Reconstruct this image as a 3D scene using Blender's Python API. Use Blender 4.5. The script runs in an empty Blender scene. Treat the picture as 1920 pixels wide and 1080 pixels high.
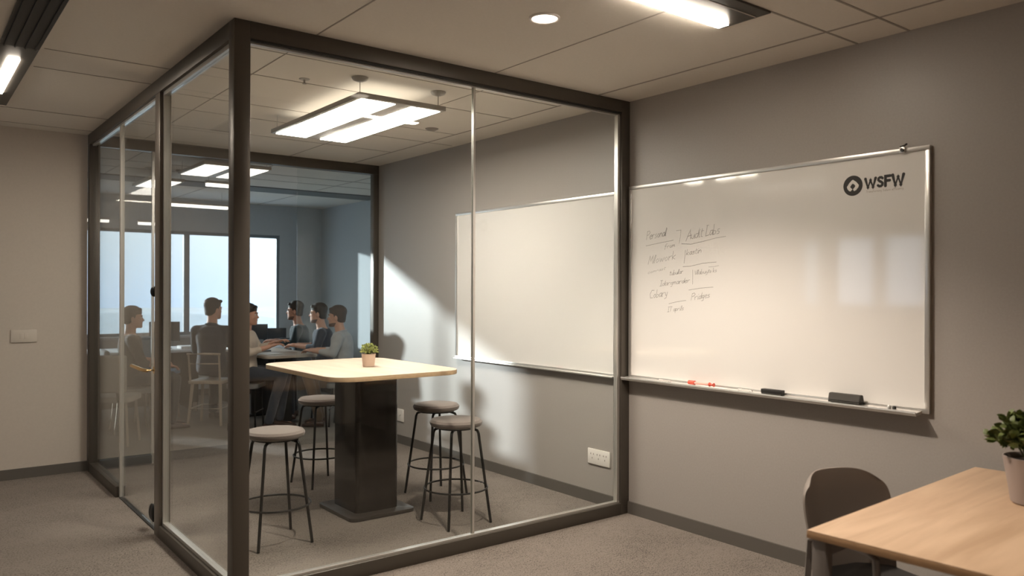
import bpy, bmesh, math, random
from mathutils import Vector, Matrix, noise
random.seed(7)
C = bpy.context.scene
COL = C.collection
PI = math.pi

# ------------------------------------------------------------------ camera
CAM = Vector((-4.08439658, -3.90394923, 1.56216355))
YAW = 0.6606013865; FPX = 1485.417; HY = 545.76; ROLL = -0.003
cam_data = bpy.data.cameras.new('camera')
cam = bpy.data.objects.new('camera', cam_data); COL.objects.link(cam)
cam.location = CAM
cam.rotation_mode = 'QUATERNION'
cam.rotation_quaternion = (Matrix.Rotation(-YAW, 3, 'Z') @ Matrix.Rotation(PI/2, 3, 'X') @ Matrix.Rotation(-ROLL, 3, 'Z')).to_quaternion()
cam_data.sensor_width = 36; cam_data.lens = 36*FPX/1920
cam_data.shift_y = (HY-540)/1920
cam_data.clip_start = 0.05; cam_data.clip_end = 3000
cam_data.dof.use_dof = True; cam_data.dof.focus_distance = 5.8; cam_data.dof.aperture_fstop = 2.2
C.camera = cam

# ------------------------------------------------------------------ view, world, sun
C.view_settings.view_transform = 'Standard'
C.view_settings.look = 'None'
C.view_settings.gamma = 1
C.view_settings.use_curve_mapping = False
C.view_settings.exposure = 1.27
try:
    C.cycles.use_denoising = True
    C.cycles.denoiser = 'OPENIMAGEDENOISE'
    C.cycles.max_bounces = 12
    C.cycles.diffuse_bounces = 5
    C.cycles.transparent_max_bounces = 24
    C.cycles.sample_clamp_indirect = 8
    C.cycles.blur_glossy = 0.5
except Exception:
    pass

world = bpy.data.worlds.new('overcast_sky'); C.world = world
world.use_nodes = True
nt = world.node_tree; nt.nodes.clear()
wo = nt.nodes.new('ShaderNodeOutputWorld'); wb = nt.nodes.new('ShaderNodeBackground')
tc = nt.nodes.new('ShaderNodeTexCoord'); sx = nt.nodes.new('ShaderNodeSeparateXYZ')
rp = nt.nodes.new('ShaderNodeValToRGB'); mr = nt.nodes.new('ShaderNodeMapRange')
nt.links.new(tc.outputs['Generated'], sx.inputs[0]); nt.links.new(sx.outputs['Z'], mr.inputs['Value'])
mr.inputs['From Min'].default_value = -0.1; mr.inputs['From Max'].default_value = 0.5
nt.links.new(mr.outputs[0], rp.inputs[0]); nt.links.new(rp.outputs[0], wb.inputs['Color'])
rp.color_ramp.elements[0].position = 0.12; rp.color_ramp.elements[0].color = (0.53, 0.70, 0.92, 1)
rp.color_ramp.elements[1].position = 0.35; rp.color_ramp.elements[1].color = (0.79, 0.88, 0.92, 1)
nt.links.new(wb.outputs[0], wo.inputs[0])
wb.inputs['Strength'].default_value = .85

sun_d = bpy.data.lights.new('sun', 'SUN'); sun = bpy.data.objects.new('sun', sun_d); COL.objects.link(sun)
sun_d.energy = 3.0; sun_d.color = (0.90, 0.97, 1.0); sun_d.angle = math.radians(1.5)
SUN_DIR = Vector((0.55, -1.0, -0.18)).normalized()
sun.rotation_mode = 'QUATERNION'; sun.rotation_quaternion = SUN_DIR.to_track_quat('-Z', 'Y')
sun.location = (-6, 14, 6)

def portal(loc, w, h, d):
    l = bpy.data.lights.new('window_portal', 'AREA'); l.shape = 'RECTANGLE'; l.size = w; l.size_y = h
    o = bpy.data.objects.new('window_portal', l); COL.objects.link(o); o.location = loc
    o.rotation_mode = 'QUATERNION'; o.rotation_quaternion = Vector(d).to_track_quat('-Z', 'Y')
    l.cycles.is_portal = True
portal((-0.8, 8.42, 1.68), 3.1, 1.6, (0, -1, 0))
portal((-3.3, 8.42, 1.8), 1.5, 1.8, (0, -1, 0))
portal((-8.12, 2.7, 1.9), 2.2, 1.05, (1, 0, 0))

# ------------------------------------------------------------------ materials
MATS = {}
def mat(name, col, rough=0.5, metal=0.0, spec=0.5, emit=None, estr=0, noise_amt=0, noise_scale=20, bump=0, stretch=(1,1,1), coat=0, sheen=0):
    if name in MATS: return MATS[name]
    m = bpy.data.materials.new(name); m.use_nodes = True
    n = m.node_tree; b = n.nodes['Principled BSDF']
    b.inputs['Base Color'].default_value = (*col, 1); b.inputs['Roughness'].default_value = rough
    b.inputs['Metallic'].default_value = metal; b.inputs['Specular IOR Level'].default_value = spec
    b.inputs['Coat Weight'].default_value = coat; b.inputs['Sheen Weight'].default_value = sheen
    if emit:
        b.inputs['Emission Color'].default_value = (*emit, 1); b.inputs['Emission Strength'].default_value = estr
    if noise_amt or bump:
        t = n.nodes.new('ShaderNodeTexCoord'); mp = n.nodes.new('ShaderNodeMapping'); mp.inputs['Scale'].default_value = stretch
        nz = n.nodes.new('ShaderNodeTexNoise'); nz.inputs['Scale'].default_value = noise_scale; nz.inputs['Detail'].default_value = 5
        n.links.new(t.outputs['Object'], mp.inputs[0]); n.links.new(mp.outputs[0], nz.inputs['Vector'])
        if noise_amt:
            r = n.nodes.new('ShaderNodeValToRGB')
            r.color_ramp.elements[0].position = .3; r.color_ramp.elements[1].position = .7
            r.color_ramp.elements[0].color = (*[c*(1-noise_amt) for c in col], 1)
            r.color_ramp.elements[1].color = (*[min(1, c*(1+noise_amt)) for c in col], 1)
            n.links.new(nz.outputs[0], r.inputs[0]); n.links.new(r.outputs[0], b.inputs['Base Color'])
        if bump:
            bp = n.nodes.new('ShaderNodeBump'); bp.inputs['Strength'].default_value = bump; bp.inputs['Distance'].default_value = .004
            n.links.new(nz.outputs[0], bp.inputs['Height']); n.links.new(bp.outputs[0], b.inputs['Normal'])
    MATS[name] = m; return m

def carpet():
    m = bpy.data.materials.new('grey_brown_carpet'); m.use_nodes = True; n = m.node_tree; b = n.nodes['Principled BSDF']
    b.inputs['Roughness'].default_value = .95; b.inputs['Specular IOR Level'].default_value = .15
    t = n.nodes.new('ShaderNodeTexCoord')
    def nz(scale, st, rot=0, det=4):
        mp = n.nodes.new('ShaderNodeMapping'); mp.inputs['Scale'].default_value = st; mp.inputs['Rotation'].default_value = (0, 0, rot)
        x = n.nodes.new('ShaderNodeTexNoise'); x.inputs['Scale'].default_value = scale; x.inputs['Detail'].default_value = det
        n.links.new(t.outputs['Object'], mp.inputs[0]); n.links.new(mp.outputs[0], x.inputs['Vector']); return x
    a = nz(1.1, (1, 2.0, 1), 0.2); f = nz(95, (1, 1.6, 1), .3, 5); s = nz(14, (1, 9, 1), 0, 3)
    def mul(x, y, op='MULTIPLY'):
        q = n.nodes.new('ShaderNodeMath'); q.operation = op
        for k, v in enumerate((x, y)):
            if isinstance(v, (int, float)): q.inputs[k].default_value = v
            else: n.links.new(v, q.inputs[k])
        return q.outputs[0]
    v = mul(mul(mul(a.outputs[0], .35), mul(f.outputs[0], 1.15), 'ADD'), mul(s.outputs[0], .45), 'ADD')
    r = n.nodes.new('ShaderNodeValToRGB'); n.links.new(v, r.inputs[0])
    r.color_ramp.elements[0].position = .78; r.color_ramp.elements[0].color = (.082, .069, .059, 1)
    r.color_ramp.elements[1].position = 1.06 if False else 1.0; r.color_ramp.elements[1].color = (.225, .194, .168, 1)
    e = r.color_ramp.elements.new(.85); e.color = (.142, .121, .104, 1)
    n.links.new(r.outputs[0], b.inputs['Base Color'])
    bp = n.nodes.new('ShaderNodeBump'); bp.inputs['Strength'].default_value = .5; bp.inputs['Distance'].default_value = .004
    n.links.new(f.outputs[0], bp.inputs['Height']); n.links.new(bp.outputs[0], b.inputs['Normal'])
    return m

def wood(name, c0, c1, scale=(1.2, 16, 16), rough=.45):
    m = bpy.data.materials.new(name); m.use_nodes = True; n = m.node_tree; b = n.nodes['Principled BSDF']
    b.inputs['Roughness'].default_value = rough; b.inputs['Specular IOR Level'].default_value = .35
    t = n.nodes.new('ShaderNodeTexCoord'); mp = n.nodes.new('ShaderNodeMapping'); mp.inputs['Scale'].default_value = scale
    x = n.nodes.new('ShaderNodeTexNoise'); x.inputs['Scale'].default_value = 1.0; x.inputs['Detail'].default_value = 6; x.inputs['Distortion'].default_value = .6
    n.links.new(t.outputs['Object'], mp.inputs[0]); n.links.new(mp.outputs[0], x.inputs['Vector'])
    r = n.nodes.new('ShaderNodeValToRGB'); n.links.new(x.outputs[0], r.inputs[0])
    r.color_ramp.elements[0].position = .32; r.color_ramp.elements[0].color = (*c0, 1)
    r.color_ramp.elements[1].position = .68; r.color_ramp.elements[1].color = (*c1, 1)
    n.links.new(r.outputs[0], b.inputs['Base Color']); return m

def glass(name, tint, base=.028):
    m = bpy.data.materials.new(name); m.use_nodes = True; n = m.node_tree; n.nodes.clear()
    out = n.nodes.new('ShaderNodeOutputMaterial'); mx = n.nodes.new('ShaderNodeMixShader')
    tr = n.nodes.new('ShaderNodeBsdfTransparent'); tr.inputs[0].default_value = (*tint, 1)
    gl = n.nodes.new('ShaderNodeBsdfGlossy'); gl.inputs['Roughness'].default_value = .02
    g = n.nodes.new('ShaderNodeNewGeometry'); vd = n.nodes.new('ShaderNodeVectorMath'); vd.operation = 'DOT_PRODUCT'
    n.links.new(g.outputs['Incoming'], vd.inputs[0]); n.links.new(g.outputs['Normal'], vd.inputs[1])
    ab = n.nodes.new('ShaderNodeMath'); ab.operation = 'ABSOLUTE'; n.links.new(vd.outputs['Value'], ab.inputs[0])
    om = n.nodes.new('ShaderNodeMath'); om.operation = 'SUBTRACT'; om.inputs[0].default_value = 1; n.links.new(ab.outputs[0], om.inputs[1])
    pw = n.nodes.new('ShaderNodeMath'); pw.operation = 'POWER'; pw.inputs[1].default_value = 5; n.links.new(om.outputs[0], pw.inputs[0])
    ma = n.nodes.new('ShaderNodeMath'); ma.operation = 'MULTIPLY_ADD'; ma.inputs[1].default_value = 1-base; ma.inputs[2].default_value = base
    ma.use_clamp = True
    n.links.new(pw.outputs[0], ma.inputs[0]); n.links.new(ma.outputs[0], mx.inputs[0])
    n.links.new(tr.outputs[0], mx.inputs[1]); n.links.new(gl.outputs[0], mx.inputs[2]); n.links.new(mx.outputs[0], out.inputs[0])
    return m

M_CARPET = carpet()
M_CEIL = mat('ceiling_paint', (.74, .69, .62), .9, spec=.2, noise_amt=.02, noise_scale=60)
M_SEAM = mat('ceiling_seam_shadow_gap', (.36, .32, .28), .9)
M_WALL = mat('taupe_wall_paint', (.36, .33, .302), .42, spec=.35, noise_amt=.03, noise_scale=90, bump=.06)
M_WALLC = mat('cream_wall_paint', (.56, .50, .44), .7, spec=.3, noise_amt=.02, noise_scale=60)
M_WALLO = mat('office_wall_paint', (.50, .53, .55), .8, spec=.3, noise_amt=.02)
M_BASE = mat('dark_baseboard', (.115, .103, .09), .5)
M_FRAME = mat('bronze_grey_metal', (.095, .082, .068), .38, metal=.35, spec=.5)
M_CHAN = mat('satin_channel_metal', (.60, .58, .54), .3, metal=.6)
M_GLASS = glass('clear_partition_glass', (.972, .985, .98))
M_WGLASS = glass('window_glass', (.97, .985, .99))
M_ALU = mat('brushed_aluminium', (.70, .68, .65), .32, metal=.75, noise_amt=.04, noise_scale=80, stretch=(1, 1, 12))
M_BOARD = mat('whiteboard_enamel', (.80, .775, .74), .06, spec=1.0)
M_INK = mat('marker_ink', (.22, .205, .19), .6)
M_LOGO = mat('logo_print', (.022, .018, .014), .5)
M_LOGOW = mat('logo_print_light', (.78, .75, .70), .4)
M_LOGOG = mat('logo_tagline_print', (.42, .36, .31), .5)
M_LED = mat('led_diffuser', (.9, .9, .88), .5, emit=(1, .87, .72), estr=36)
M_LEDC = mat('corridor_led_diffuser', (.9, .9, .88), .5, emit=(1, .87, .72), estr=22)
M_LEDP = mat('pendant_diffuser', (.9, .9, .88), .5, emit=(1, .91, .80), estr=15)
M_LEDU = mat('added_uplight_glow', (.9, .9, .88), .5, emit=(1, .90, .78), estr=.45)  # glow of the added panel on top of the pendant
M_LEDO = mat('office_diffuser', (.9, .9, .88), .5, emit=(1, .90, .80), estr=1.2)
M_LEDD = mat('downlight_diffuser', (.9, .9, .88), .5, emit=(1, .86, .70), estr=3)
M_SILV = mat('lamp_housing_grey', (.45, .42, .38), .5, metal=.1)
M_BLACK = mat('matte_black', (.018, .016, .014), .55)
M_HOUS = mat('dark_bronze_housing', (.06, .052, .043), .45)
M_STEEL = mat('stool_leg_metal', (.03, .028, .026), .4, metal=.6)
M_CUSH = mat('taupe_upholstery', (.165, .132, .115), .85, sheen=.3, noise_amt=.08, noise_scale=150, bump=.15)
M_MAPLE = wood('pale_maple', (.55, .445, .35), (.68, .565, .455), (14, 1.3, 14))
M_MAPLE_E = mat('maple_edge', (.55, .38, .23), .55, noise_amt=.08, noise_scale=50)
M_OAK = wood('foreground_oak', (.47, .315, .20), (.62, .44, .295), (1.6, 14, 14), .42)
M_OAK_E = mat('oak_edge', (.45, .27, .14), .5, noise_amt=.08)
M_PED = mat('dark_gloss_laminate', (.022, .018, .015), .14, spec=.45, noise_amt=.2, noise_scale=3, stretch=(1, 1, 5))
M_PEDB = mat('dark_base_plate', (.045, .038, .032), .35)
M_POT = mat('blush_ceramic', (.60, .45, .36), .6)
M_POTF = mat('mauve_grey_ceramic', (.30, .24, .215), .5)
M_SOIL = mat('potting_soil', (.03, .02, .014), .95)
M_LEAF1 = mat('bright_leaf', (.42, .46, .17), .6, noise_amt=.3, noise_scale=30)
M_LEAF2 = mat('dark_leaf', (.10, .125, .03), .5, noise_amt=.35, noise_scale=25)
M_STEM = mat('plant_stem', (.10, .11, .04), .7)
M_PLATE = mat('white_plastic_plate', (.78, .74, .69), .4)
M_PLATEC = mat('cream_plastic_plate', (.60, .54, .475), .45)
M_HOLE = mat('socket_hole', (.12, .10, .09), .7)
M_RED = mat('red_marker_plastic', (.75, .10, .055), .35)
M_WHITEP = mat('white_marker_plastic', (.75, .70, .66), .35)
M_FELT = mat('dark_felt', (.045, .042, .036), .9, noise_amt=.2, noise_scale=200)
M_CHAIR = mat('warm_grey_shell', (.21, .175, .15), .55)
M_TLEG = mat('grey_table_leg', (.25, .22, .20), .45, metal=.2)
M_BRASS = mat('warm_brass', (.85, .60, .30), .25, metal=1)
M_KNOB = mat('black_door_fitting', (.03, .03, .03), .35, metal=.5)
M_BEECH = wood('light_beech', (.36, .29, .22), (.48, .40, .31), (8, 8, 1.5))
M_WALNUT = wood('dark_walnut_panel', (.035, .022, .014), (.06, .038, .026), (10, 10, 1.2))
M_WTOP = mat('white_desk_top', (.72, .75, .78), .35)
M_SCREEN = mat('dark_monitor_plastic', (.03, .035, .042), .35)
M_BLUEF = mat('blue_seat_fabric', (.10, .20, .30), .8)
M_GREYF = mat('grey_seat_fabric', (.16, .155, .15), .8)
M_PAPER = mat('white_paper', (.8, .8, .78), .8)
M_LAPT = mat('grey_laptop_metal', (.22, .24, .26), .4, metal=.4)
M_SKIN = mat('skin', (.55, .30, .21), .55, spec=.3)
M_SKIN2 = mat('tan_skin', (.42, .22, .15), .55, spec=.3)
M_HAIR = mat('dark_brown_hair', (.02, .013, .009), .6, noise_amt=.4, noise_scale=90, bump=.6, stretch=(1, 1, .3))
M_HAIRB = mat('brown_hair', (.05, .026, .015), .6, noise_amt=.4, noise_scale=90, bump=.6, stretch=(1, 1, .3))
M_STUB = mat('short_beard', (.13, .07, .05), .7)
M_EYE = mat('eye_white', (.7, .68, .65), .3)
M_IRIS = mat('eye_dark', (.03, .02, .015), .2)
M_LIP = mat('lips', (.42, .17, .13), .5)
M_SHOE = mat('dark_leather_shoe', (.05, .025, .018), .4)
def cloth(n, c): return mat(n, c, .9, spec=.2, sheen=.2, noise_amt=.08, noise_scale=14, bump=.35)
M_TEEBR = cloth('grey_brown_jersey', (.045, .038, .034))
M_NAVY = cloth('slate_blue_shirt', (.022, .028, .038))
M_CREAM = cloth('cream_shirt', (.56, .47, .38))
M_TEAL = cloth('dark_teal_sweater', (.015, .028, .034))
M_NAVY2 = cloth('navy_sweater', (.010, .017, .035))
M_LGREY = cloth('light_grey_shirt', (.38, .37, .37))
M_TROG = cloth('slate_grey_trousers', (.05, .055, .068))
M_TROB = cloth('brown_trousers', (.12, .08, .055))
M_TROD = cloth('dark_trousers', (.03, .03, .035))

# ------------------------------------------------------------------ mesh helpers
def BM(): return bmesh.new()
def add_box(bm, x0, x1, y0, y1, z0, z1, bev=0, seg=2, M=None):
    vs = [bm.verts.new((x, y, z)) for x in (x0, x1) for y in (y0, y1) for z in (z0, z1)]
    fs = [(0, 1, 3, 2), (4, 6, 7, 5), (0, 4, 5, 1), (2, 3, 7, 6), (0, 2, 6, 4), (1, 5, 7, 3)]
    F = [bm.faces.new([vs[i] for i in f]) for f in fs]
    bmesh.ops.recalc_face_normals(bm, faces=F)
    if bev:
        es = list({e for f in F for e in f.edges})
        r = bmesh.ops.bevel(bm, geom=es, offset=bev, segments=seg, profile=.5, affect='EDGES')
        vs = list({v for f in r['faces'] for v in f.verts} | {v for v in vs if v.is_valid})
    if M: bmesh.ops.transform(bm, matrix=M, verts=vs)
    return vs
def frame_of(d):
    d = d.normalized(); up = Vector((0, 0, 1)) if abs(d.z) < .9 else Vector((0, 1, 0))
    s = d.cross(up).normalized(); return s, s.cross(d).normalized()
def add_tube(bm, pts, r, seg=10, closed=False, cap=True):
    pts = [Vector(p) for p in pts]; n = len(pts)
    rr = r if isinstance(r, (list, tuple)) else [r]*n
    rings = []; prev = None
    for i, p in enumerate(pts):
        if closed: d = pts[(i+1) % n]-pts[i-1]
        else: d = pts[min(i+1, n-1)]-pts[max(i-1, 0)]
        d.normalize()
        if prev is None: s, u = frame_of(d)
        else:
            s = (prev - d*prev.dot(d)).normalized(); u = d.cross(s)
        prev = s
        rings.append([bm.verts.new(p+s*math.cos(a)*rr[i]+u*math.sin(a)*rr[i]) for a in [2*PI*k/seg for k in range(seg)]])
    m = n if closed else n-1
    for i in range(m):
        A, B = rings[i], rings[(i+1) % n]
        for k in range(seg):
            try: bm.faces.new((A[k], A[(k+1) % seg], B[(k+1) % seg], B[k]))
            except ValueError: pass
    if cap and not closed:
        bm.faces.new(rings[0][::-1]); bm.faces.new(rings[-1])
    return rings
def add_lathe(bm, prof, c=(0, 0, 0), seg=32):
    rings = []
    for r, z in prof:
        if r < 1e-6: rings.append([bm.verts.new((c[0], c[1], c[2]+z))])
        else: rings.append([bm.verts.new((c[0]+r*math.cos(2*PI*k/seg), c[1]+r*math.sin(2*PI*k/seg), c[2]+z)) for k in range(seg)])
    for A, B in zip(rings, rings[1:]):
        for k in range(seg):
            a = [A[k % len(A)], A[(k+1) % len(A)]] if len(A) > 1 else [A[0]]
            b = [B[(k+1) % len(B)], B[k % len(B)]] if len(B) > 1 else [B[0]]
            f = a+b
            if len(f) >= 3:
                try: bm.faces.new(f)
                except ValueError: pass
def add_ell(bm, c, r, M=None, u=16, v=10):
    R = M if M else Matrix.Identity(4)
    mm = Matrix.Translation(c) @ R @ Matrix.Diagonal((*r, 1))
    bmesh.ops.create_uvsphere(bm, u_segments=u, v_segments=v, radius=1, matrix=mm)
def add_prism(bm, pts, z0, z1, bev=0):          # polygon in xy extruded in z
    lo = [bm.verts.new((x, y, z0)) for x, y in pts]; hi = [bm.verts.new((x, y, z1)) for x, y in pts]
    n = len(pts); F = [bm.faces.new(lo[::-1]), bm.faces.new(hi)]
    for i in range(n): F.append(bm.faces.new((lo[i], lo[(i+1) % n], hi[(i+1) % n], hi[i])))
    bmesh.ops.recalc_face_normals(bm, faces=F)
    if bev:
        es = [e for f in F[:2] for e in f.edges]
        bmesh.ops.bevel(bm, geom=es, offset=bev, segments=2, profile=.5, affect='EDGES')
def rrect(x0, x1, y0, y1, r, n=8):
    P = []
    for cx, cy, a0 in ((x1-r, y1-r, 0), (x0+r, y1-r, PI/2), (x0+r, y0+r, PI), (x1-r, y0+r, 1.5*PI)):
        for k in range(n+1):
            a = a0+PI/2*k/n; P.append((cx+r*math.cos(a), cy+r*math.sin(a)))
    return P
def obj(name, bm, m, parent=None, smooth=True):
    bmesh.ops.recalc_face_normals(bm, faces=bm.faces)
    me = bpy.data.meshes.new(name); bm.to_mesh(me); bm.free()
    me.materials.append(m)
    if smooth:
        me.shade_auto_smooth(angle=math.radians(40)) if hasattr(me, 'shade_auto_smooth') else None
        for p in me.polygons: p.use_smooth = True
        try: me.set_sharp_from_angle(angle=math.radians(38))
        except Exception: pass
    o = bpy.data.objects.new(name, me); COL.objects.link(o)
    if parent: o.parent = parent
    return o
def tag(o, label, cat, group=None):
    o['label'] = label; o['category'] = cat
    if group: o['group'] = group
    return o
def thing(name, label, cat, loc=(0, 0, 0), rotz=0, group=None):
    o = bpy.data.objects.new(name, None); COL.objects.link(o); o.location = loc; o.rotation_euler = (0, 0, rotz)
    o.empty_display_size = .1
    return tag(o, label, cat, group)
def setting(name, label=None, loc=(0, 0, 0)):
    o = bpy.data.objects.new(name, None); COL.objects.link(o); o.location = loc; o['kind'] = 'structure'
    if label: o['label'] = label
    return o
def struct(name, bm, m, parent=None, label=None):
    o = obj(name, bm, m, parent, smooth=False)
    if parent is None: o['kind'] = 'structure'
    if label: o['label'] = label
    return o
def boxobj(name, b, m, parent=None, bev=0):
    bm = BM(); add_box(bm, *b, bev=bev); return obj(name, bm, m, parent, smooth=bool(bev))
def dup(root, loc, rotz, label=None):
    r = root.copy(); COL.objects.link(r); r.location = loc; r.rotation_euler = (0, 0, rotz)
    if label: r['label'] = label
    for ch in list(root.children):
        c = ch.copy(); COL.objects.link(c); c.parent = r
        for g in ch.children:
            d = g.copy(); COL.objects.link(d); d.parent = c
    return r

H = 2.9
XL, YB, YR, YO, XO = -8.0, -6.0, 3.76, 8.284, 1.42
GX = -2.78                                     # glazed side of the booth

# ------------------------------------------------------------------ setting
bm = BM(); add_box(bm, XL-.2, XO+.2, YB-.2, YO+.25, -.15, 0); struct('floor', bm, M_CARPET, label='grey brown textured office carpet')
bm = BM(); add_box(bm, XL-.2, XO+.2, YB-.2, YO+.25, H, H+.15); struct('ceiling', bm, M_CEIL, label='warm white panelled ceiling')
bm = BM(); add_box(bm, 0, .15, YB, YR, 0, H); struct('wall_right', bm, M_WALL, label='taupe wall carrying both whiteboards')
bm = BM(); add_box(bm, .15, XO+.15, YR-.15, YR, 0, H); struct('wall_office_return', bm, M_WALLO)
bm = BM(); add_box(bm, XO, XO+.15, YR, YO+.15, 0, H); struct('wall_office_right', bm, M_WALLO, label='blue grey lit side wall of the office behind the booth')
bm = BM(); add_box(bm, XL, GX-.001, YR, YR+.14, 0, H); struct('wall_left', bm, M_WALLC, label='cream wall left of the glass booth')
bm = BM(); add_box(bm, XL, .15, YB-.15, YB, 0, H); struct('wall_back', bm, M_WALLC)
# wall with the side windows, left of the front room
def wall_with_holes(name, axis, pos, thick, a0, a1, holes, m, label=None):
    bm = BM(); holes = sorted(holes); c = a0
    def bx(u0, u1, z0, z1):
        if u1-u0 < 1e-4 or z1-z0 < 1e-4: return
        if axis == 'y': add_box(bm, u0, u1, pos, pos+thick, z0, z1)
        else: add_box(bm, pos, pos+thick, u0, u1, z0, z1)
    for (u0, u1, z0, z1) in holes:
        bx(c, u0, 0, H); bx(u0, u1, 0, z0); bx(u0, u1, z1, H); c = u1
    bx(c, a1, 0, H)
    return struct(name, bm, m, label=label)
wall_with_holes('wall_side', 'x', XL-.15, .15, YB, YO+.15, [(1.62, 3.68, 1.36, 2.42)], M_WALLC)
# far office wall: window 1 is the wide visible one, window 2 is unseen and added, its raked head (built as polygon) shapes the sun patch
WX0, WX1, WZ0, WZ1 = -2.15, .72, .90, 2.43
bm = BM()
def fw(x0, x1, z0, z1): add_box(bm, x0, x1, YO, YO+.15, z0, z1)
fw(XL, -3.98, 0, H); fw(-3.98, -2.5, 0, .6); fw(-2.5, WX0, 0, H); fw(WX0, WX1, 0, WZ0); fw(WX0, WX1, WZ1, H); fw(WX1, XO, 0, H)
def head_z(x):  # slope chosen so the sun patch gets its diagonal upper edge
    y0 = YO-abs(x)/.55
    return .37+.437*y0+.18*(YO-y0)
lo0, lo1 = head_z(-3.98), head_z(-2.5)
vs = [bm.verts.new(p) for p in [(-3.98, YO, lo0), (-2.5, YO, lo1), (-2.5, YO, H), (-3.98, YO, H), (-3.98, YO+.15, lo0), (-2.5, YO+.15, lo1), (-2.5, YO+.15, H), (-3.98, YO+.15, H)]]
for f in [(0, 1, 2, 3), (7, 6, 5, 4), (0, 4, 5, 1), (2, 6, 7, 3), (1, 5, 6, 2), (0, 3, 7, 4)]: bm.faces.new([vs[i] for i in f])
struct('wall_office_far', bm, M_WALLO, label='grey window wall at the far end of the office')

def window(name, x0, x1, z0, z1, mull, label):
    w = setting(name, label)
    bm = BM(); t = .045; y0, y1 = YO+.03, YO+.10
    add_box(bm, x0, x1, y0, y1, z0, z0+t); add_box(bm, x0, x1, y0, y1, z1-t, z1)
    add_box(bm, x0, x0+t, y0, y1, z0+t, z1-t); add_box(bm, x1-t, x1, y0, y1, z0+t, z1-t)
    for mx in mull: add_box(bm, mx-.04, mx+.04, y0, y1, z0+t, z1-t)
    obj('window_frame', bm, M_WALLO if False else mat('blue_grey_window_frame', (.20, .235, .26), .5), w, smooth=False)
    xs = [x0+t]+sum([[m-.04, m+.04] for m in mull], [])+[x1-t]
    for a, b in zip(xs[0::2], xs[1::2]):
        boxobj('window_pane', (a, b, YO+.06, YO+.07, z0+t, z1-t), M_WGLASS, w)
    boxobj('window_sill', (x0-.03, x1+.03, YO-.09, YO, z0-.035, z0), mat('white_sill', (.62, .66, .7), .5), w)
    return w
window('window_1', WX0, WX1, WZ0, WZ1, [-.69], 'wide pale office window with a dark mullion at the far end')
w2 = setting('added_sun_window')  # unseen opening, added to let the sun patch onto the booth wall
bm = BM()
for mx in (-3.96, -3.245, -2.52): add_box(bm, mx-.022, mx+.022, YO+.04, YO+.09, .6, head_z(mx)+.02)
obj('window_frame', bm, mat('blue_grey_window_frame', (.2, .2, .2)), w2, smooth=False)
w3 = setting('window_3')
bm = BM()
for a, b in ((1.62, 1.67), (2.25, 2.44), (3.26, 3.40), (3.63, 3.68)): add_box(bm, XL-.11, XL-.05, a, b, 1.36, 2.42)
obj('window_frame', bm, MATS['blue_grey_window_frame'], w3, smooth=False)

# baseboards
bm = BM(); add_box(bm, -.014, 0, YB, -.0, 0, .085); add_box(bm, -.014, 0, .1, YR-.1, 0, .085); struct('baseboard_right', bm, M_BASE)
bm = BM(); add_box(bm, XL, GX-.001, YR-.014, YR, 0, .085); struct('baseboard_left', bm, M_BASE)
bm = BM(); add_box(bm, XO-.014, XO, YR, YO, 0, .085); add_box(bm, XL, XO-.014, YO-.014, YO, 0, .085); struct('baseboard_office', bm, M_BASE)
# ceiling joints
bm = BM(); zc0, zc1 = H-.0025, H
def seamY(x, y0, y1, w=.007): add_box(bm, x-w/2, x+w/2, y0, y1, zc0, zc1)
def seamX(y, x0, x1, w=.007): add_box(bm, x0, x1, y-w/2, y+w/2, zc0, zc1)
for x in (-.31,): seamY(x, YB, 0, .014)
seamY(-1.19, -1.38, 0); seamY(-2.35, YB, 0); seamY(-1.19, YB, -1.7)
seamY(-4.6, YB, YR); seamY(-5.8, YB, YR)
for x0, x1 in ((-.31, 0),): pass
seamX(-1.675, -.80, 0, .012); seamX(-1.95, -1.0, 0, .012); seamX(-3.2, XL, 0)
for y in (1.155, 1.6): seamX(y, -3.44, GX)
seamX(2.95, -6.0, GX, .016); seamX(3.55, -6.0, GX); seamX(-.6, XL, -3.66)
struct('trim_1', bm, M_SEAM, label='dark joints between front ceiling panels')
bm = BM()
seamY(-.31, 0.08, YR-.08, .012)
for x in (-1.0, -2.35): seamY(x, .08, YR-.08, .006)
for y in (.42, .95, 1.75, 2.2, 2.85): seamX(y, -2.70, -.31 if y != 2.2 else -.05, .006)
struct('trim_2', bm, M_SEAM, label='fine joints between booth ceiling tiles')
bm = BM()
for y in (4.35, 5.0, 5.5): seamX(y, XL, XO, .02)
for x in (-2.2, -.9, .35): seamY(x, YR+.1, YO, .012)
struct('trim_3', bm, M_SEAM)
bm = BM(); add_box(bm, XL+.02, XO-.02, 6.15, 6.62, H-.012, H-.0001); struct('trim_4', bm, mat('dark_bulkhead_band', (.15, .155, .155), .8), label='dark recessed band across the office ceiling')

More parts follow.
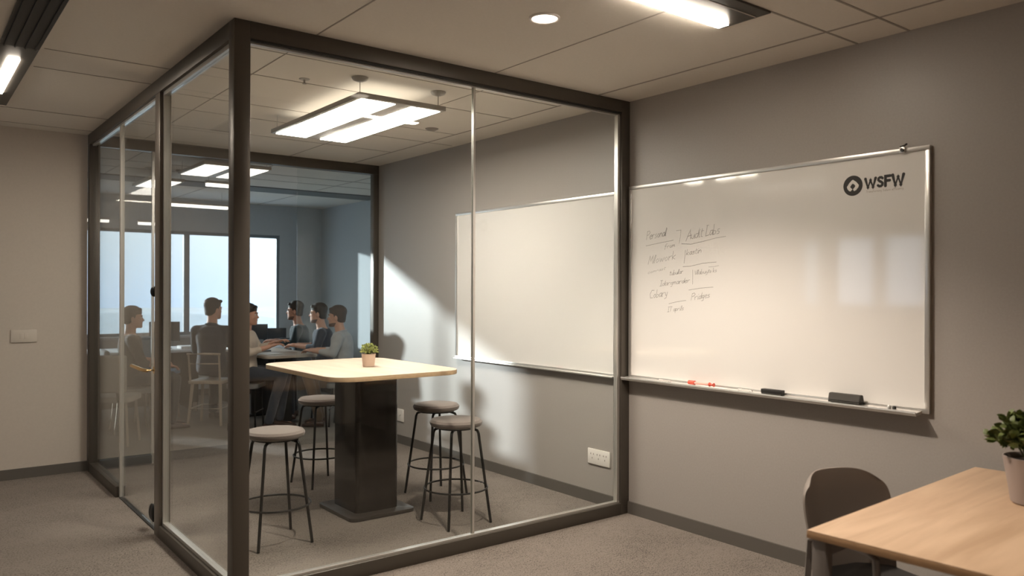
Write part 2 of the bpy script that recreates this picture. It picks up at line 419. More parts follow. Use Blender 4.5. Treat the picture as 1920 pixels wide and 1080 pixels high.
# ------------------------------------------------------------------ glazed booth
G = setting('wall_booth_front', 'bronze framed clear glass front of the meeting booth')
boxobj('corner_post', (GX, GX+.082, 0, .08, 0, H), M_FRAME, G, .003)
boxobj('wall_post', (-.078, -.001, 0, .08, 0, H), M_FRAME, G, .003)
boxobj('header', (GX+.082, -.078, 0, .08, H-.085, H), M_FRAME, G, .002)
boxobj('sill_rail', (GX+.082, -.078, 0, .08, 0, .08), M_FRAME, G, .002)
bm = BM(); add_box(bm, GX+.082, -.078, .026, .052, H-.105, H-.085); add_box(bm, -.100, -.078, .022, .055, .092, H-.105)
add_box(bm, -.112, -.106, .010, .02, .092, H-.105)
add_box(bm, GX+.082, -.078, .018, .055, .08, .092)
obj('glazing_channel', bm, M_CHAN, G, smooth=False)
bm = BM(); add_box(bm, GX+.082, -.078, .006, .014, H-.098, H-.086); obj('shadow_gasket', bm, M_BLACK, G, smooth=False)
for a, b in ((GX+.083, -1.327), (-1.313, -.101)):
    boxobj('glass_pane', (a, b, .034, .044, .093, H-.106), M_GLASS, G)
boxobj('glass_joint', (-1.327, -1.313, .028, .050, .093, H-.106), M_CHAN, G)
L = setting('wall_booth_left', 'bronze framed glass side of the booth beside the corridor')
D1, D2 = 1.50, 2.60
boxobj('header', (GX, GX+.08, .08, YR, H-.09, H), M_FRAME, L, .002)
boxobj('door_post', (GX, GX+.07, D1-.115, D1, 0, H-.09), mat('grey_bronze_post', (.20, .175, .15), .35, metal=.5), L, .003)
boxobj('far_post', (GX, GX+.08, YR-.10, YR, 0, H-.09), M_FRAME, L, .003)
boxobj('sill_rail', (GX, GX+.07, .08, D1-.115, 0, .08), M_FRAME, L, .002)
boxobj('sill_rail', (GX, GX+.07, D2+.03, YR-.10, 0, .08), M_FRAME, L, .002)
bm = BM(); add_box(bm, GX+.02, GX+.055, .08, D1-.115, .08, .1); add_box(bm, GX+.02, GX+.055, .08, D1-.115, H-.115, H-.09)
add_box(bm, GX+.02, GX+.055, D1-.135, D1-.116, .1, H-.115); add_box(bm, GX+.02, GX+.05, D1, YR-.1, H-.105, H-.09)
obj('glazing_channel', bm, M_CHAN, L, smooth=False)
boxobj('glass_pane', (GX+.033, GX+.043, .081, D1-.136, .1, H-.116), M_GLASS, L)
boxobj('glass_pane', (GX+.033, GX+.043, D2+.031, YR-.101, .08, H-.106), M_GLASS, L)
boxobj('glass_edge_post', (GX+.024, GX+.052, D2, D2+.03, 0, H-.106), M_CHAN, L)
DR = setting('door_1', 'frameless clear glass booth door with brass lever')
boxobj('glass_pane', (GX+.033, GX+.043, D1+.008, D2-.008, .012, H-.112), M_GLASS, DR)
boxobj('threshold', (GX+.02, GX+.055, D1, D2, 0, .006), M_BLACK, DR)
bm = BM(); add_ell(bm, (GX+.02, 1.60, 1.552), (.022, .028, .034)); obj('door_knob', bm, M_KNOB, DR)
bm = BM(); add_ell(bm, (GX+.022, 1.64, .11), (.02, .04, .055)); add_ell(bm, (GX+.02, 1.60, .11), (.016, .03, .06)); obj('floor_fitting', bm, M_KNOB, DR)
bm = BM(); add_tube(bm, [(GX+.032, 1.60, 1.04), (GX-.02, 1.60, 1.04), (GX-.035, 1.64, 1.04), (GX-.035, 1.96, 1.045)], .012, 10)
add_tube(bm, [(GX+.033, 1.6, 1.04), (GX+.02, 1.6, 1.04)], .024, 16); obj('lever_handle', bm, M_BRASS, DR)
R = setting('wall_booth_rear', 'bronze framed glass rear of the booth towards the office')
boxobj('header', (GX+.08, -.001, YR-.08, YR, H-.095, H), M_FRAME, R, .002)
boxobj('wall_post', (-.062, -.001, YR-.08, YR, 0, H-.095), M_FRAME, R, .003)
boxobj('sill_rail', (GX+.08, -2.27, YR-.07, YR, 0, .08), mat('blue_lit_rail', (.10, .10, .10), .4, metal=.3), R, .002)
boxobj('glass_edge_post', (-2.27, -2.25, YR-.05, YR-.02, 0, H-.095), M_CHAN, R)
boxobj('glass_pane', (GX+.081, -2.271, YR-.04, YR-.03, .08, H-.096), M_GLASS, R)
boxobj('glass_pane', (-.90, -.063, YR-.04, YR-.03, .004, H-.096), M_GLASS, R)

# ------------------------------------------------------------------ ceiling lights and fittings
def linear_light(name, label, x0, x1, y0, y1, led, cat='light', baffle=None):
    t = thing(name, label, cat, ((x0+x1)/2, (y0+y1)/2, H)); cx, cy = t.location.x, t.location.y
    bm = BM(); add_box(bm, x0-cx, x1-cx, y0-cy, y1-cy, -.012, -.0002, .002); obj('housing', bm, M_HOUS, t)
    l = BM(); add_box(l, led[0]-cx, led[1]-cx, led[2]-cy, led[3]-cy, -.020, -.0122); obj('light_diffuser', l, M_LEDC if baffle else M_LED, t, smooth=False)
    if baffle:
        b = BM(); a0, a1 = baffle
        add_box(b, x0-cx+.002, x1-cx-.002, a0-cy, a1-cy, -.0135, -.0121)
        for k in range(4):
            xx = x0-cx+.02+(x1-x0-.04)*k/3; add_box(b, xx-.003, xx+.003, a0-cy, a1-cy, -.022, -.0136)
        obj('black_baffle', b, M_BLACK, t, smooth=False)
    return t
lt = linear_light('ceiling_light', 'dark slot light in the ceiling above the corridor, with black baffle', -3.648, -3.462, -.6, 2.84, (-3.585, -3.525, 1.44, 2.42), baffle=(-.6, 1.16))
lt2 = linear_light('ceiling_light', 'wide dark slot light with bright strip, above the whiteboard side', -3.2, -.80, -1.68, -1.395, (-1.52, -.84, -1.465, -1.405))
bm = BM(); add_box(bm, -.4, 1.18, -.075, -.068, -.016, -.0122); obj('groove_rail', bm, M_SILV, lt2, smooth=False)

def spot(parent, loc, e, blend=.55, ang=110, col=(1, .865, .73), r=.05):
    l = bpy.data.lights.new('lamp', 'SPOT'); l.energy = e; l.spot_size = math.radians(ang); l.spot_blend = blend; l.color = col; l.shadow_soft_size = r
    o = bpy.data.objects.new('lamp', l); COL.objects.link(o); o.parent = parent; o.location = loc
def downlight(x, y, label, e, r=.062, ang=126):
    t = thing('downlight', label, 'downlight', (x, y, H), 0)
    bm = BM(); add_lathe(bm, [(r, -.0002), (r+.014, -.0002), (r+.014, -.005), (r+.004, -.009), (r, -.006), (r, -.0002)], seg=40); obj('trim_ring', bm, M_WHITEP, t)
    bm = BM(); add_lathe(bm, [(0, -.0045), (r, -.0045), (r, -.002), (0, -.002)], seg=40); obj('light_diffuser', bm, M_LEDD, t)
    spot(t, (0, 0, -.03), e, ang=ang)
    return t
downlight(-1.583, -.938, 'round warm downlight in the ceiling in front of the booth', 105)
downlight(-2.3, -3.2, 'round downlight over the oak table, unseen and added for its light', 30, ang=100)  # this and the next two are unseen lamps added to light the room
downlight(-5.2, 1.6, 'round downlight in the corridor ceiling, unseen and added for its light', 24)
downlight(-5.2, -2.5, 'round downlight behind the viewpoint, unseen and added for its light', 16)

# pendant over the booth table
def pendant(name, label, x0, x1, y0, y1, m, panels, wires=True):
    t = thing(name, label, 'pendant light', ((x0+x1)/2, (y0+y1)/2, 2.765)); cx, cy, _ = t.location
    bm = BM(); add_box(bm, x0-cx, x1-cx, y0-cy, y1-cy, 0, .032, .003); obj('frame', bm, M_SILV, t)
    for a, b in panels:
        l = BM(); add_box(l, a-cx, b-cx, y0-cy+.03, y1-cy-.03, -.004, -.0002); obj('light_panel', l, m, t, smooth=False)
    if 'high table' in label:
        u_ = BM(); add_box(u_, x0-cx+.06, x1-cx-.06, y0-cy+.1, y1-cy-.1, .0322, .036); obj('added_uplight', u_, M_LEDU, t, smooth=False)  # added glowing sheet, brightens the ceiling above the pendant
    if wires:
        for wx in (x0-cx+.03, x1-cx-.03):
            for wy in (y0-cy+.05, y1-cy-.05):
                q = BM(); add_tube(q, [(wx, wy, .032), (wx, wy, H-2.765-.0005)], .0022, 6); obj('suspension_wire', q, M_SILV, t)
            q = BM(); add_lathe(q, [(0, .106), (.018, .107), (.044, .118), (.052, .130), (.052, .1345)], (wx, y0-cy+.05, 0), 28); obj('canopy', q, M_SILV, t)
    return t
pd = pendant('pendant_light', 'suspended twin panel light over the wooden high table', -1.82, -1.18, .56, 2.03, M_LEDP, ((-1.79, -1.55), (-1.43, -1.21)))
pendant('pendant_light', 'suspended twin panel light in the office just behind the booth', -1.78, -1.12, 3.84, 4.72, M_LEDO, ((-1.76, -1.50), (-1.40, -1.14)))
t = pendant('pendant_light', 'far suspended office panel light left of the door post', -1.93, -1.55, 5.3, 6.05, M_LEDO, ((-1.90, -1.58),))
def bar_light(label, x0, x1, y, z, h):
    t = thing('bar_light', label, 'bar light', ((x0+x1)/2, y, z)); w = (x1-x0)/2
    bm = BM(); add_box(bm, -w, w, -.03, .03, .0, .03, .002); obj('housing', bm, M_SILV, t)
    bm = BM(); add_box(bm, -w+.01, w-.01, -.034, .028, -.035, -.0002, .004); obj('light_tube', bm, M_LEDO, t)
    for s in (-1, 1):
        bm = BM(); add_tube(bm, [(s*w*.8, 0, .03), (s*w*.8, 0, H-z-.0005)], .002, 6); obj('suspension_wire', bm, M_SILV, t)
    return t
bar_light('long bright bar light hanging across the office near the windows', -1.36, -.50, 7.05, 2.70, 0)
bar_light('short bar light hanging in the office above the long bar', -1.33, -.95, 5.3, 2.775, 0)
bar_light('bar light hanging close to the far window, beyond the left glass', -2.2, -1.83, 7.8, 2.50, 0)
bar_light('small bar light near the window head beside the door post', -1.46, -1.14, 7.9, 2.50, 0)

t = thing('smoke_detector', 'small round detector on the booth ceiling right of the pendant', 'detector', (-.601, 1.662, H))
bm = BM(); add_lathe(bm, [(0, -.016), (.03, -.016), (.052, -.006), (.055, -.0003), (0, -.0003)], seg=28); obj('cover', bm, mat('detector_grey', (.26, .23, .2), .6), t)
t = thing('sprinkler', 'small sprinkler head on the booth ceiling left of the pendant', 'sprinkler', (-2.05, .86, H))
bm = BM(); add_lathe(bm, [(0, -.006), (.03, -.005), (.034, -.0003), (0, -.0003)], seg=24); obj('escutcheon', bm, M_SILV, t)
bm = BM(); add_tube(bm, [(0, 0, -.0061), (0, 0, -.03)], .006, 10); add_lathe(bm, [(0, -.034), (.013, -.033), (.013, -.030), (0, -.0301)], seg=16); obj('nozzle', bm, M_SILV, t)

# ------------------------------------------------------------------ whiteboards
def board(name, label, y0, y1, z0, z1, tray=None):
    t = thing(name, label, 'whiteboard', (0, (y0+y1)/2, z0)); cy = t.location.y; f = .024
    a, b, h = y0-cy, y1-cy, z1-z0
    bm = BM(); add_box(bm, -.016, -.001, a+f*.5, b-f*.5, f*.5, h-f*.5); obj('writing_surface', bm, M_BOARD, t, smooth=False)
    for q, nm in (((-.024, -.0005, a, b, h-f, h), 'top_rail'), ((-.024, -.0005, a, b, 0, f), 'bottom_rail'), ((-.024, -.0005, a, a+f, f, h-f), 'side_rail'), ((-.024, -.0005, b-f, b, f, h-f), 'side_rail')):
        bm = BM(); add_box(bm, *q, bev=.002); obj(nm, bm, M_ALU, t)
    if tray:
        bm = BM(); ya, yb, d = tray
        ya -= cy; yb -= cy
        vs = [(-.0245, .012), (-d, .006), (-d-.006, .012), (-d-.008, .004), (-d, -.010), (-.0245, -.004)]
        A = [bm.verts.new((x, ya, z)) for x, z in vs]; B = [bm.verts.new((x, yb, z)) for x, z in vs]
        n = len(vs); bm.faces.new(A); bm.faces.new(B[::-1])
        for i in range(n): bm.faces.new((A[i], A[(i+1) % n], B[(i+1) % n], B[i]))
        obj('pen_tray', bm, M_ALU, t, smooth=False)
    return t
wbo = board('whiteboard', 'large aluminium framed whiteboard with handwriting and printed logo, outside the booth', -2.065, -.012, .955, 2.298, (-2.03, -.004, .085))
wbi = board('whiteboard', 'blank whiteboard on the wall inside the glass booth', .112, 2.175, .945, 2.275)
bm = BM(); add_box(bm, -.05, -.0245, -1.02, 1.02, -.004, .006, .002); obj('pen_ledge', bm, M_ALU, wbi)

# things drawn on the board, laid out in board coordinates (s along the board from its left end, z up)
def wall_sz(u, v):                              # point of the board plane for a reading of the photograph
    x, y = u-960, v-HY
    xr = x*math.cos(ROLL)+y*math.sin(ROLL); yr = -x*math.sin(ROLL)+y*math.cos(ROLL)
    F = Vector((math.sin(YAW), math.cos(YAW), 0)); Rr = Vector((math.cos(YAW), -math.sin(YAW), 0))
    d = F+Rr*xr/FPX-Vector((0, 0, 1))*yr/FPX
    p = CAM+d*(-CAM.x-.0165)/d.x
    return p.y, p.z
GL = {  # single stroke letters: polylines in a 1 x 1 box, y up, x-height .5
 'P': [[(0, 0), (.05, 1)], [(0, .95), (.35, 1), (.5, .8), (.35, .6), (.08, .5)]], 'e': [[(0, .25), (.35, .3), (.3, .48), (.1, .45), (0, .2), (.15, 0), (.4, .08)]],
 'r': [[(0, .5), (.05, 0)], [(.05, .3), (.2, .48), (.35, .45)]], 's': [[(.35, .45), (.1, .45), (.1, .28), (.3, .2), (.25, .02), (0, .02)]],
 'o': [[(.2, .48), (0, .25), (.15, 0), (.35, .2), (.2, .48)]], 'n': [[(0, .5), (0, 0)], [(0, .3), (.18, .5), (.3, .4), (.34, 0)]],
 'a': [[(.35, .45), (.1, .45), (0, .2), (.12, 0), (.33, .2), (.35, .5), (.36, 0), (.45, .03)]], 'l': [[(0, 0), (.12, .95), (.2, .9), (.08, .1), (.2, 0)]],
 'A': [[(0, -.1), (.35, 1), (.5, 0)], [(.1, .35), (.5, .4)]], 'u': [[(0, .5), (.02, .1), (.2, 0), (.35, .45), (.36, 0), (.45, .05)]],
 'd': [[(.3, .42), (.08, .42), (0, .15), (.15, 0), (.32, .2), (.4, 1), (.35, 0)]], 'i': [[(.05, .5), (.08, 0), (.18, .05)], [(.08, .7), (.1, .74)]],
 't': [[(.1, .85), (.08, .05), (.25, 0)], [(0, .55), (.3, .6)]], 'L': [[(.1, 1), (.05, 0), (.5, .08)], [(0, 1), (.3, 1)]],
 'b': [[(0, 1), (0, 0), (.25, .05), (.32, .3), (.05, .4)]], 'm': [[(0, .5), (0, 0)], [(0, .35), (.13, .5), (.2, .05)], [(.2, .35), (.33, .5), (.42, 0)]],
 'f': [[(.35, .9), (.15, .85), (.08, -.2)], [(0, .5), (.3, .52)]], 'w': [[(0, .5), (.1, 0), (.22, .4), (.34, 0), (.48, .5)]],
 'k': [[(0, 1), (0, 0)], [(.3, .5), (.02, .22), (.32, 0)]], 'g': [[(.32, .45), (.05, .4), (.05, .1), (.3, .15), (.33, .5), (.28, -.3), (.05, -.3)]],
 'y': [[(0, .5), (.12, .1), (.3, .1)], [(.34, .5), (.22, -.2), (.0, -.35)]], 'v': [[(0, .5), (.14, 0), (.32, .5)]],
 'I': [[(0, 1), (.4, 1)], [(.2, 1), (.18, 0)], [(0, 0), (.4, .02)]], 'K': [[(0, 1), (0, 0)], [(.45, 1), (.03, .45), (.45, 0)]],
 'V': [[(0, .9), (.2, 0), (.42, 1)]], 'C': [[(.55, .95), (.2, 1), (0, .5), (.12, .05), (.5, .05)]], 'T': [[(0, 1), (.5, .95)], [(.25, 1), (.2, 0)]],
 'M': [[(0, 0), (.08, 1), (.25, .3), (.42, 1), (.48, 0)]], 'c': [[(.32, .45), (.1, .45), (0, .2), (.15, 0), (.35, .06)]],
 'W': [[(0, 1), (.2, 0), (.4, .8), (.6, 0), (.8, 1)]], 'S': [[(.5, .88), (.38, .99), (.2, 1), (.06, .9), (.05, .72), (.18, .58), (.36, .48), (.5, .32), (.48, .12), (.34, 0), (.15, 0), (0, .12)]],
 'F': [[(0, 0), (0, 1), (.48, 1)], [(0, .53), (.42, .53)]], 'p': [[(0, .5), (0, -.35)], [(0, .4), (.2, .5), (.33, .25), (.2, 0), (.02, .1)]],
 'h': [[(0, 1), (0, 0)], [(0, .3), (.18, .5), (.3, .4), (.33, 0)]], ' ': []}
WID = {'m': .5, 'w': .55, 'W': .85, 'A': .55, 'P': .5, 'L': .5, 'K': .5, 'C': .55, 'M': .55, 'T': .5, 'S': .55, 'F': .5, 'i': .2, 'l': .25, 't': .32, ' ': .3}
def ribbon(bm, pts, w, X=-.0166, ends=True):
    """flat printed stroke of width w lying on the board, pts are (y, z)"""
    P = [Vector((p[0], p[1])) for p in pts]
    L_, R_ = [], []
    for i, p in enumerate(P):
        d0 = (P[i]-P[i-1]).normalized() if i > 0 else None
        d1 = (P[i+1]-P[i]).normalized() if i < len(P)-1 else None
        d = ((d0 or d1)+(d1 or d0))
        if d.length < 1e-3: d = d1 or d0
        d = d.normalized(); nrm = Vector((-d.y, d.x))
        k = 1.0
        if d0 and d1: k = min(1.8, 1/max(.45, abs(d.dot(d1))))
        L_.append(bm.verts.new((X, p.x+nrm.x*w/2*k, p.y+nrm.y*w/2*k))); R_.append(bm.verts.new((X, p.x-nrm.x*w/2*k, p.y-nrm.y*w/2*k)))
    for i in range(len(P)-1):
        bm.faces.new((L_[i], L_[i+1], R_[i+1], R_[i]))
    return
def write(bm, txt, box, w, off, jit=.03, slant=.15):
    """box: pixel rectangle (u0, v0, u1, v1) in the enlarged reading of the board"""
    tot = sum(WID.get(c, .42) for c in txt)
    x = 0
    (u0, vt0, u1, vt1, hgt) = box                # baseline from (u0,vt0) to (u1,vt1), letter height hgt
    for c in txt:
        for st in GL[c]:
            pts = []
            dense = []
            for a, b in zip(st, st[1:]):
                for k in range(3): dense.append((a[0]+(b[0]-a[0])*k/3, a[1]+(b[1]-a[1])*k/3))
            dense.append(st[-1])
            for (px, py) in dense:
                f = (x+px+slant*py)/tot
                u = u0+(u1-u0)*f+random.uniform(-jit, jit)*hgt*.3; v = vt0+(vt1-vt0)*f-py*hgt+random.uniform(-jit, jit)*hgt*.3
                y, z = wall_sz(1180+u/5.4, 400+v/5.4); pts.append((y-off[1], z-off[2]))
            ribbon(bm, pts, w*random.uniform(.8, 1.15))
        x += WID.get(c, .42)
def stroke(bm, pts, w, off):
    ribbon(bm, [(lambda q: (q[0]-off[1], q[1]-off[2]))(wall_sz(1180+u/5.4, 400+v/5.4)) for u, v in pts], w)
off = wbo.location
bm = BM(); w = .0022
write(bm, 'Personal', (170, 262, 372, 218, 85), w*1.2, off); stroke(bm, [(165, 322), (300, 292), (445, 262)], w, off)
stroke(bm, [(470, 166), (520, 158), (512, 230), (500, 295)], w*.8, off)
write(bm, 'Audit', (570, 262, 745, 222, 100), w*1.2, off); write(bm, 'Labs', (765, 220, 915, 190, 105), w*1.2, off)
stroke(bm, [(525, 298), (620, 302), (760, 268), (880, 236), (975, 220)], w*1.1, off)
write(bm, 'from', (352, 350, 460, 330, 50), w, off)
write(bm, 'Mlowork', (188, 510, 470, 452, 85), w, off)
stroke(bm, [(565, 360), (560, 430), (551, 497)], w, off); write(bm, 'kastin', (575, 415, 728, 385, 60), w, off)
stroke(bm, [(540, 530), (620, 524), (740, 495), (880, 480)], w*1.1, off)
write(bm, 'comrast', (185, 606, 365, 560, 34), w*.6, off)
write(bm, 'tubular', (405, 620, 545, 596, 50), w, off)
stroke(bm, [(640, 560), (641, 640), (640, 708)], w*.9, off); write(bm, 'Vlabuy', (655, 612, 800, 592, 48), w, off); write(bm, 'to ks', (795, 592, 885, 580, 45), w*.9, off)
stroke(bm, [(800, 532), (850, 528), (905, 516)], w*.8, off)
write(bm, 'Idargmarder', (305, 730, 612, 688, 55), w, off)
stroke(bm, [(600, 766), (720, 746), (850, 735)], w*1.1, off)
write(bm, 'Cobary', (205, 855, 388, 825, 80), w*1.2, off)
write(bm, 'Pridges', (625, 872, 818, 838, 70), w*1.1, off)
stroke(bm, [(400, 906), (480, 886), (575, 871)], w*1.1, off)
write(bm, 'IT aprils', (385, 990, 552, 968, 50), w, off)
obj('handwriting', bm, M_INK, wbo, smooth=False)
# logo: dark disc with a pale angular ring round a small diamond, lettering WSFW and a faint line under it
def yz(u, v): y, z = wall_sz(u, v); return y-off[1], z-off[2]
lc = yz(1598, 344.5); lr = .0545
bm = BM(); add_tube(bm, [(-.0168, lc[0], lc[1]), (-.0162, lc[0], lc[1])], lr, 56); emb = obj('logo_emblem', bm, M_LOGO, wbo, smooth=False)
def poly(bm, pts, X): bm.faces.new([bm.verts.new((X, lc[0]-a*lr, lc[1]+b*lr)) for a, b in pts])
bm = BM()                                        # (a to the right, b up) in emblem radii
ring = [((-.08, .56), (-.02, .22)), ((-.38, .28), (-.16, .08)), ((-.62, -.08), (-.29, -.10)), ((-.55, -.30), (-.20, -.2)), ((-.40, -.48), (-.10, -.30)), ((-.24, -.54), (-.06, -.36))]
ring2 = [((.02, .58), (-.02, .22)), ((.36, .34), (.14, .12)), ((.62, .02), (.26, -.04)), ((.58, -.18), (.20, -.16)), ((.34, -.46), (.06, -.30)), ((.12, -.54), (.02, -.36))]
for rg in (ring, ring2):
    for (o1, i1), (o2, i2) in zip(rg, rg[1:]): poly(bm, [o1, o2, i2, i1], -.01705)
poly(bm, [(-.08, .56), (.02, .58), (-.02, .22)], -.01705)
obj('emblem_mark', bm, M_LOGOW, emb, smooth=False)
bm = BM()
def cap(c, u0, vb0, u1, vb1, h, wdt):
    W_ = {'W': .8, 'S': .5, 'F': .48}[c]
    for st in GL[c]:
        dn = []
        for a, b in zip(st, st[1:]):
            dn.append(a)
        dn.append(st[-1])
        pts = []
        for px, py in dn:
            f = px/W_; u = u0+(u1-u0)*f; v = vb0+(vb1-vb0)*f-py*h
            pts.append(yz(u, v))
        ribbon(bm, pts, wdt, -.01675)
        for p_ in (pts if c == 'W' or c == 'F' else (pts[0], pts[-1])):
            add_tube(bm, [(-.0169, p_[0], p_[1]), (-.0166, p_[0], p_[1])], wdt/2, 14)
cap('W', 1621.5, 348.2, 1640.5, 346.0, 16.5, .0150)
cap('S', 1645, 345.5, 1653.5, 344.3, 16.5, .0135)
cap('F', 1659, 344.2, 1668, 343, 18, .0150)
cap('W', 1672.5, 342.8, 1693, 340.8, 19, .0160)
obj('logo_lettering', bm, M_LOGO, wbo, smooth=False)
bm = BM()
x = 1622.5
for wd in ('Transforming', 'future', 'efficiency'):
    for c in wd:
        ww = WID.get(c, .42)*6.0
        for st in GL[c]:
            ribbon(bm, [yz(x+px*6.0, 357.6-(x-1622)*.11-py*4.4) for px, py in st], .0014)
        x += ww
    x += 2
obj('logo_tagline', bm, M_LOGOG, wbo, smooth=False)

# clip on the top rail
t = thing('board_clip', 'small black and silver clip on the top rail of the whiteboard', 'clip', (-.0005, -1.931, 2.298))
bm = BM(); add_box(bm, -.034, -.026, -.016, .014, -.026, .002, .002); add_box(bm, -.034, -.002, -.016, .014, .0005, .006, .001); obj('clip_body', bm, M_ALU, t)
bm = BM(); add_tube(bm, [(-.036, -.004, -.012), (-.044, -.004, -.010)], .009, 16); add_tube(bm, [(-.030, .010, .008), (-.030, -.012, .012), (-.02, -.018, .02)], .005, 10); obj('clip_knob', bm, M_BLACK, t)

# tray things
TZ = .9645
def marker(label, y0, y1, x, m_body, m_cap, r=.0085, caps=(.3, .2)):
    t = thing('marker_pen', label, 'marker pen', (x, (y0+y1)/2, TZ+r+.0015)); h = abs(y1-y0)/2
    bm = BM(); add_tube(bm, [(0, -h*.9, 0), (0, -h*.6, 0), (0, h*.75, 0), (0, h*.9, 0)], [r*.6, r*.62, r*.62, r*.5], 16); obj('barrel', bm, m_body, t)
    bm = BM(); add_tube(bm, [(0, h, 0), (0, h*.98, 0), (0, h*(1-2*caps[0]), 0)], [r*.8, r, r], 16); obj('cap', bm, m_cap, t)
    bm = BM(); add_tube(bm, [(0, -h, 0), (0, -h*(1-2*caps[1]), 0)], [r*.95, r], 16); obj('end_plug', bm, m_cap, t)
    return t
marker('red marker pen with fat cap lying in the pen tray', -.775, -.575, -.055, mat('pink_white_barrel', (.80, .42, .36), .35), M_RED, .0135, (.25, .17))
marker('slim white marker lying in the tray left of the red one', -.43, -.33, -.060, M_WHITEP, M_WHITEP, .006)
marker('slim white marker in the tray between red marker and small black eraser', -1.06, -.96, -.060, M_WHITEP, M_WHITEP, .006)
t = thing('board_eraser', 'small flat black eraser in the middle of the pen tray', 'eraser', (-.055, -1.195, TZ))
bm = BM(); add_box(bm, -.02, .018, -.068, .068, .008, .030, .003); obj('grip', bm, M_BLACK, t)
bm = BM(); add_box(bm, -.018, .016, -.066, .066, .001, .0079, .001); obj('felt_pad', bm, M_FELT, t)
t = thing('board_eraser', 'large dark grey wedge eraser at the right part of the pen tray', 'eraser', (-.055, -1.645, TZ+.0015))
bm = BM(); vsx = [(-.026, .012), (.022, .012), (.014, .050), (-.016, .050)]
A = [bm.verts.new((x_, -.09, z_)) for x_, z_ in vsx]; B = [bm.verts.new((x_, .09, z_)) for x_, z_ in vsx]
bm.faces.new(A); bm.faces.new(B[::-1])
for i in range(4): bm.faces.new((A[i], A[(i+1) % 4], B[(i+1) % 4], B[i]))
bmesh.ops.bevel(bm, geom=bm.edges[:], offset=.003, segments=2, affect='EDGES'); obj('grip', bm, mat('charcoal_foam', (.06, .055, .048), .8), t)
bm = BM(); add_box(bm, -.026, .022, -.088, .088, .001, .0119, .001); obj('felt_pad', bm, M_FELT, t)
for dy, m_, lb in ((-.013, M_BLACK, 'little black magnet at the right end of the pen tray'), (.013, M_ALU, 'little silver magnet beside the black one in the tray')):
    t = thing('magnet', lb, 'magnet', (-.055, -1.893+dy, TZ))
    bm = BM(); add_lathe(bm, [(0, .001), (.010, .001), (.010, .010), (.006, .016), (0, .017)], seg=18); obj('magnet_disc', bm, m_, t)

# ------------------------------------------------------------------ wall plates
t = thing('power_outlet', 'wide white power outlet low on the wall inside the booth', 'power outlet', (0, .297, .285))
bm = BM(); add_box(bm, -.012, -.0005, -.115, .115, 0, .112, .003); obj('cover_plate', bm, M_PLATE, t)
for k in (-1, 0, 1):
    y = k*.066
    for dy, dz in ((-.014, .075), (.014, .075), (0, .045)):
        bm = BM(); add_box(bm, -.0132, -.0121, y+dy-.002, y+dy+.002, dz-.006, dz+.006); obj('socket_slot', bm, M_HOLE, t, smooth=False)
t = thing('power_outlet', 'small square white outlet on the wall behind the high table', 'power outlet', (0, 3.20, .225))
bm = BM(); add_box(bm, -.012, -.0005, -.062, .062, 0, .125, .003); obj('cover_plate', bm, M_PLATE, t)
bm = BM(); add_box(bm, -.0135, -.0121, -.012, -.008, .06, .075); obj('socket_slot', bm, M_HOLE, t, smooth=False)
bm = BM(); add_box(bm, -.0135, -.0121, .004, .008, .05, .065); obj('socket_slot', bm, M_HOLE, t, smooth=False)
t = thing('switch_plate', 'blank cream switch plate on the wall left of the booth', 'switch plate', (-3.25, YR, 1.125))
bm = BM(); add_box(bm, -.092, .092, -.012, -.0005, 0, .105, .003); obj('cover_plate', bm, M_PLATEC, t)
bm = BM(); add_box(bm, -.03, -.0015, -.015, -.0121, .03, .075, .001); add_box(bm, .0015, .03, -.015, -.0121, .03, .075, .001); obj('rocker', bm, M_PLATEC, t)

# ------------------------------------------------------------------ high table and stools
TX0, TX1, TY0, TY1, TZT = -1.955, -.98, .60, 1.90, 1.02
t = thing('high_table', 'square high table with pale wood top and dark glossy pedestal', 'table', (-1.42, 1.23, 0))
bm = BM(); add_prism(bm, rrect(TX0+1.42, TX1+1.42, TY0-1.23, TY1-1.23, .17, 10), TZT-.030, TZT-.003, .002); obj('tabletop_edge', bm, M_MAPLE_E, t)
bm = BM(); add_prism(bm, rrect(TX0+1.42, TX1+1.42, TY0-1.23, TY1-1.23, .17, 10), TZT-.0029, TZT); obj('tabletop', bm, M_MAPLE, t)
bm = BM(); add_prism(bm, rrect(-.165, .165, -.185, .19, .035, 6), .026, TZT-.0301); obj('pedestal', bm, M_PED, t)
bm = BM(); add_prism(bm, rrect(-.25, .25, -.285, .27, .05, 6), .001, .0259, .003); obj('base_plate', bm, M_PEDB, t)

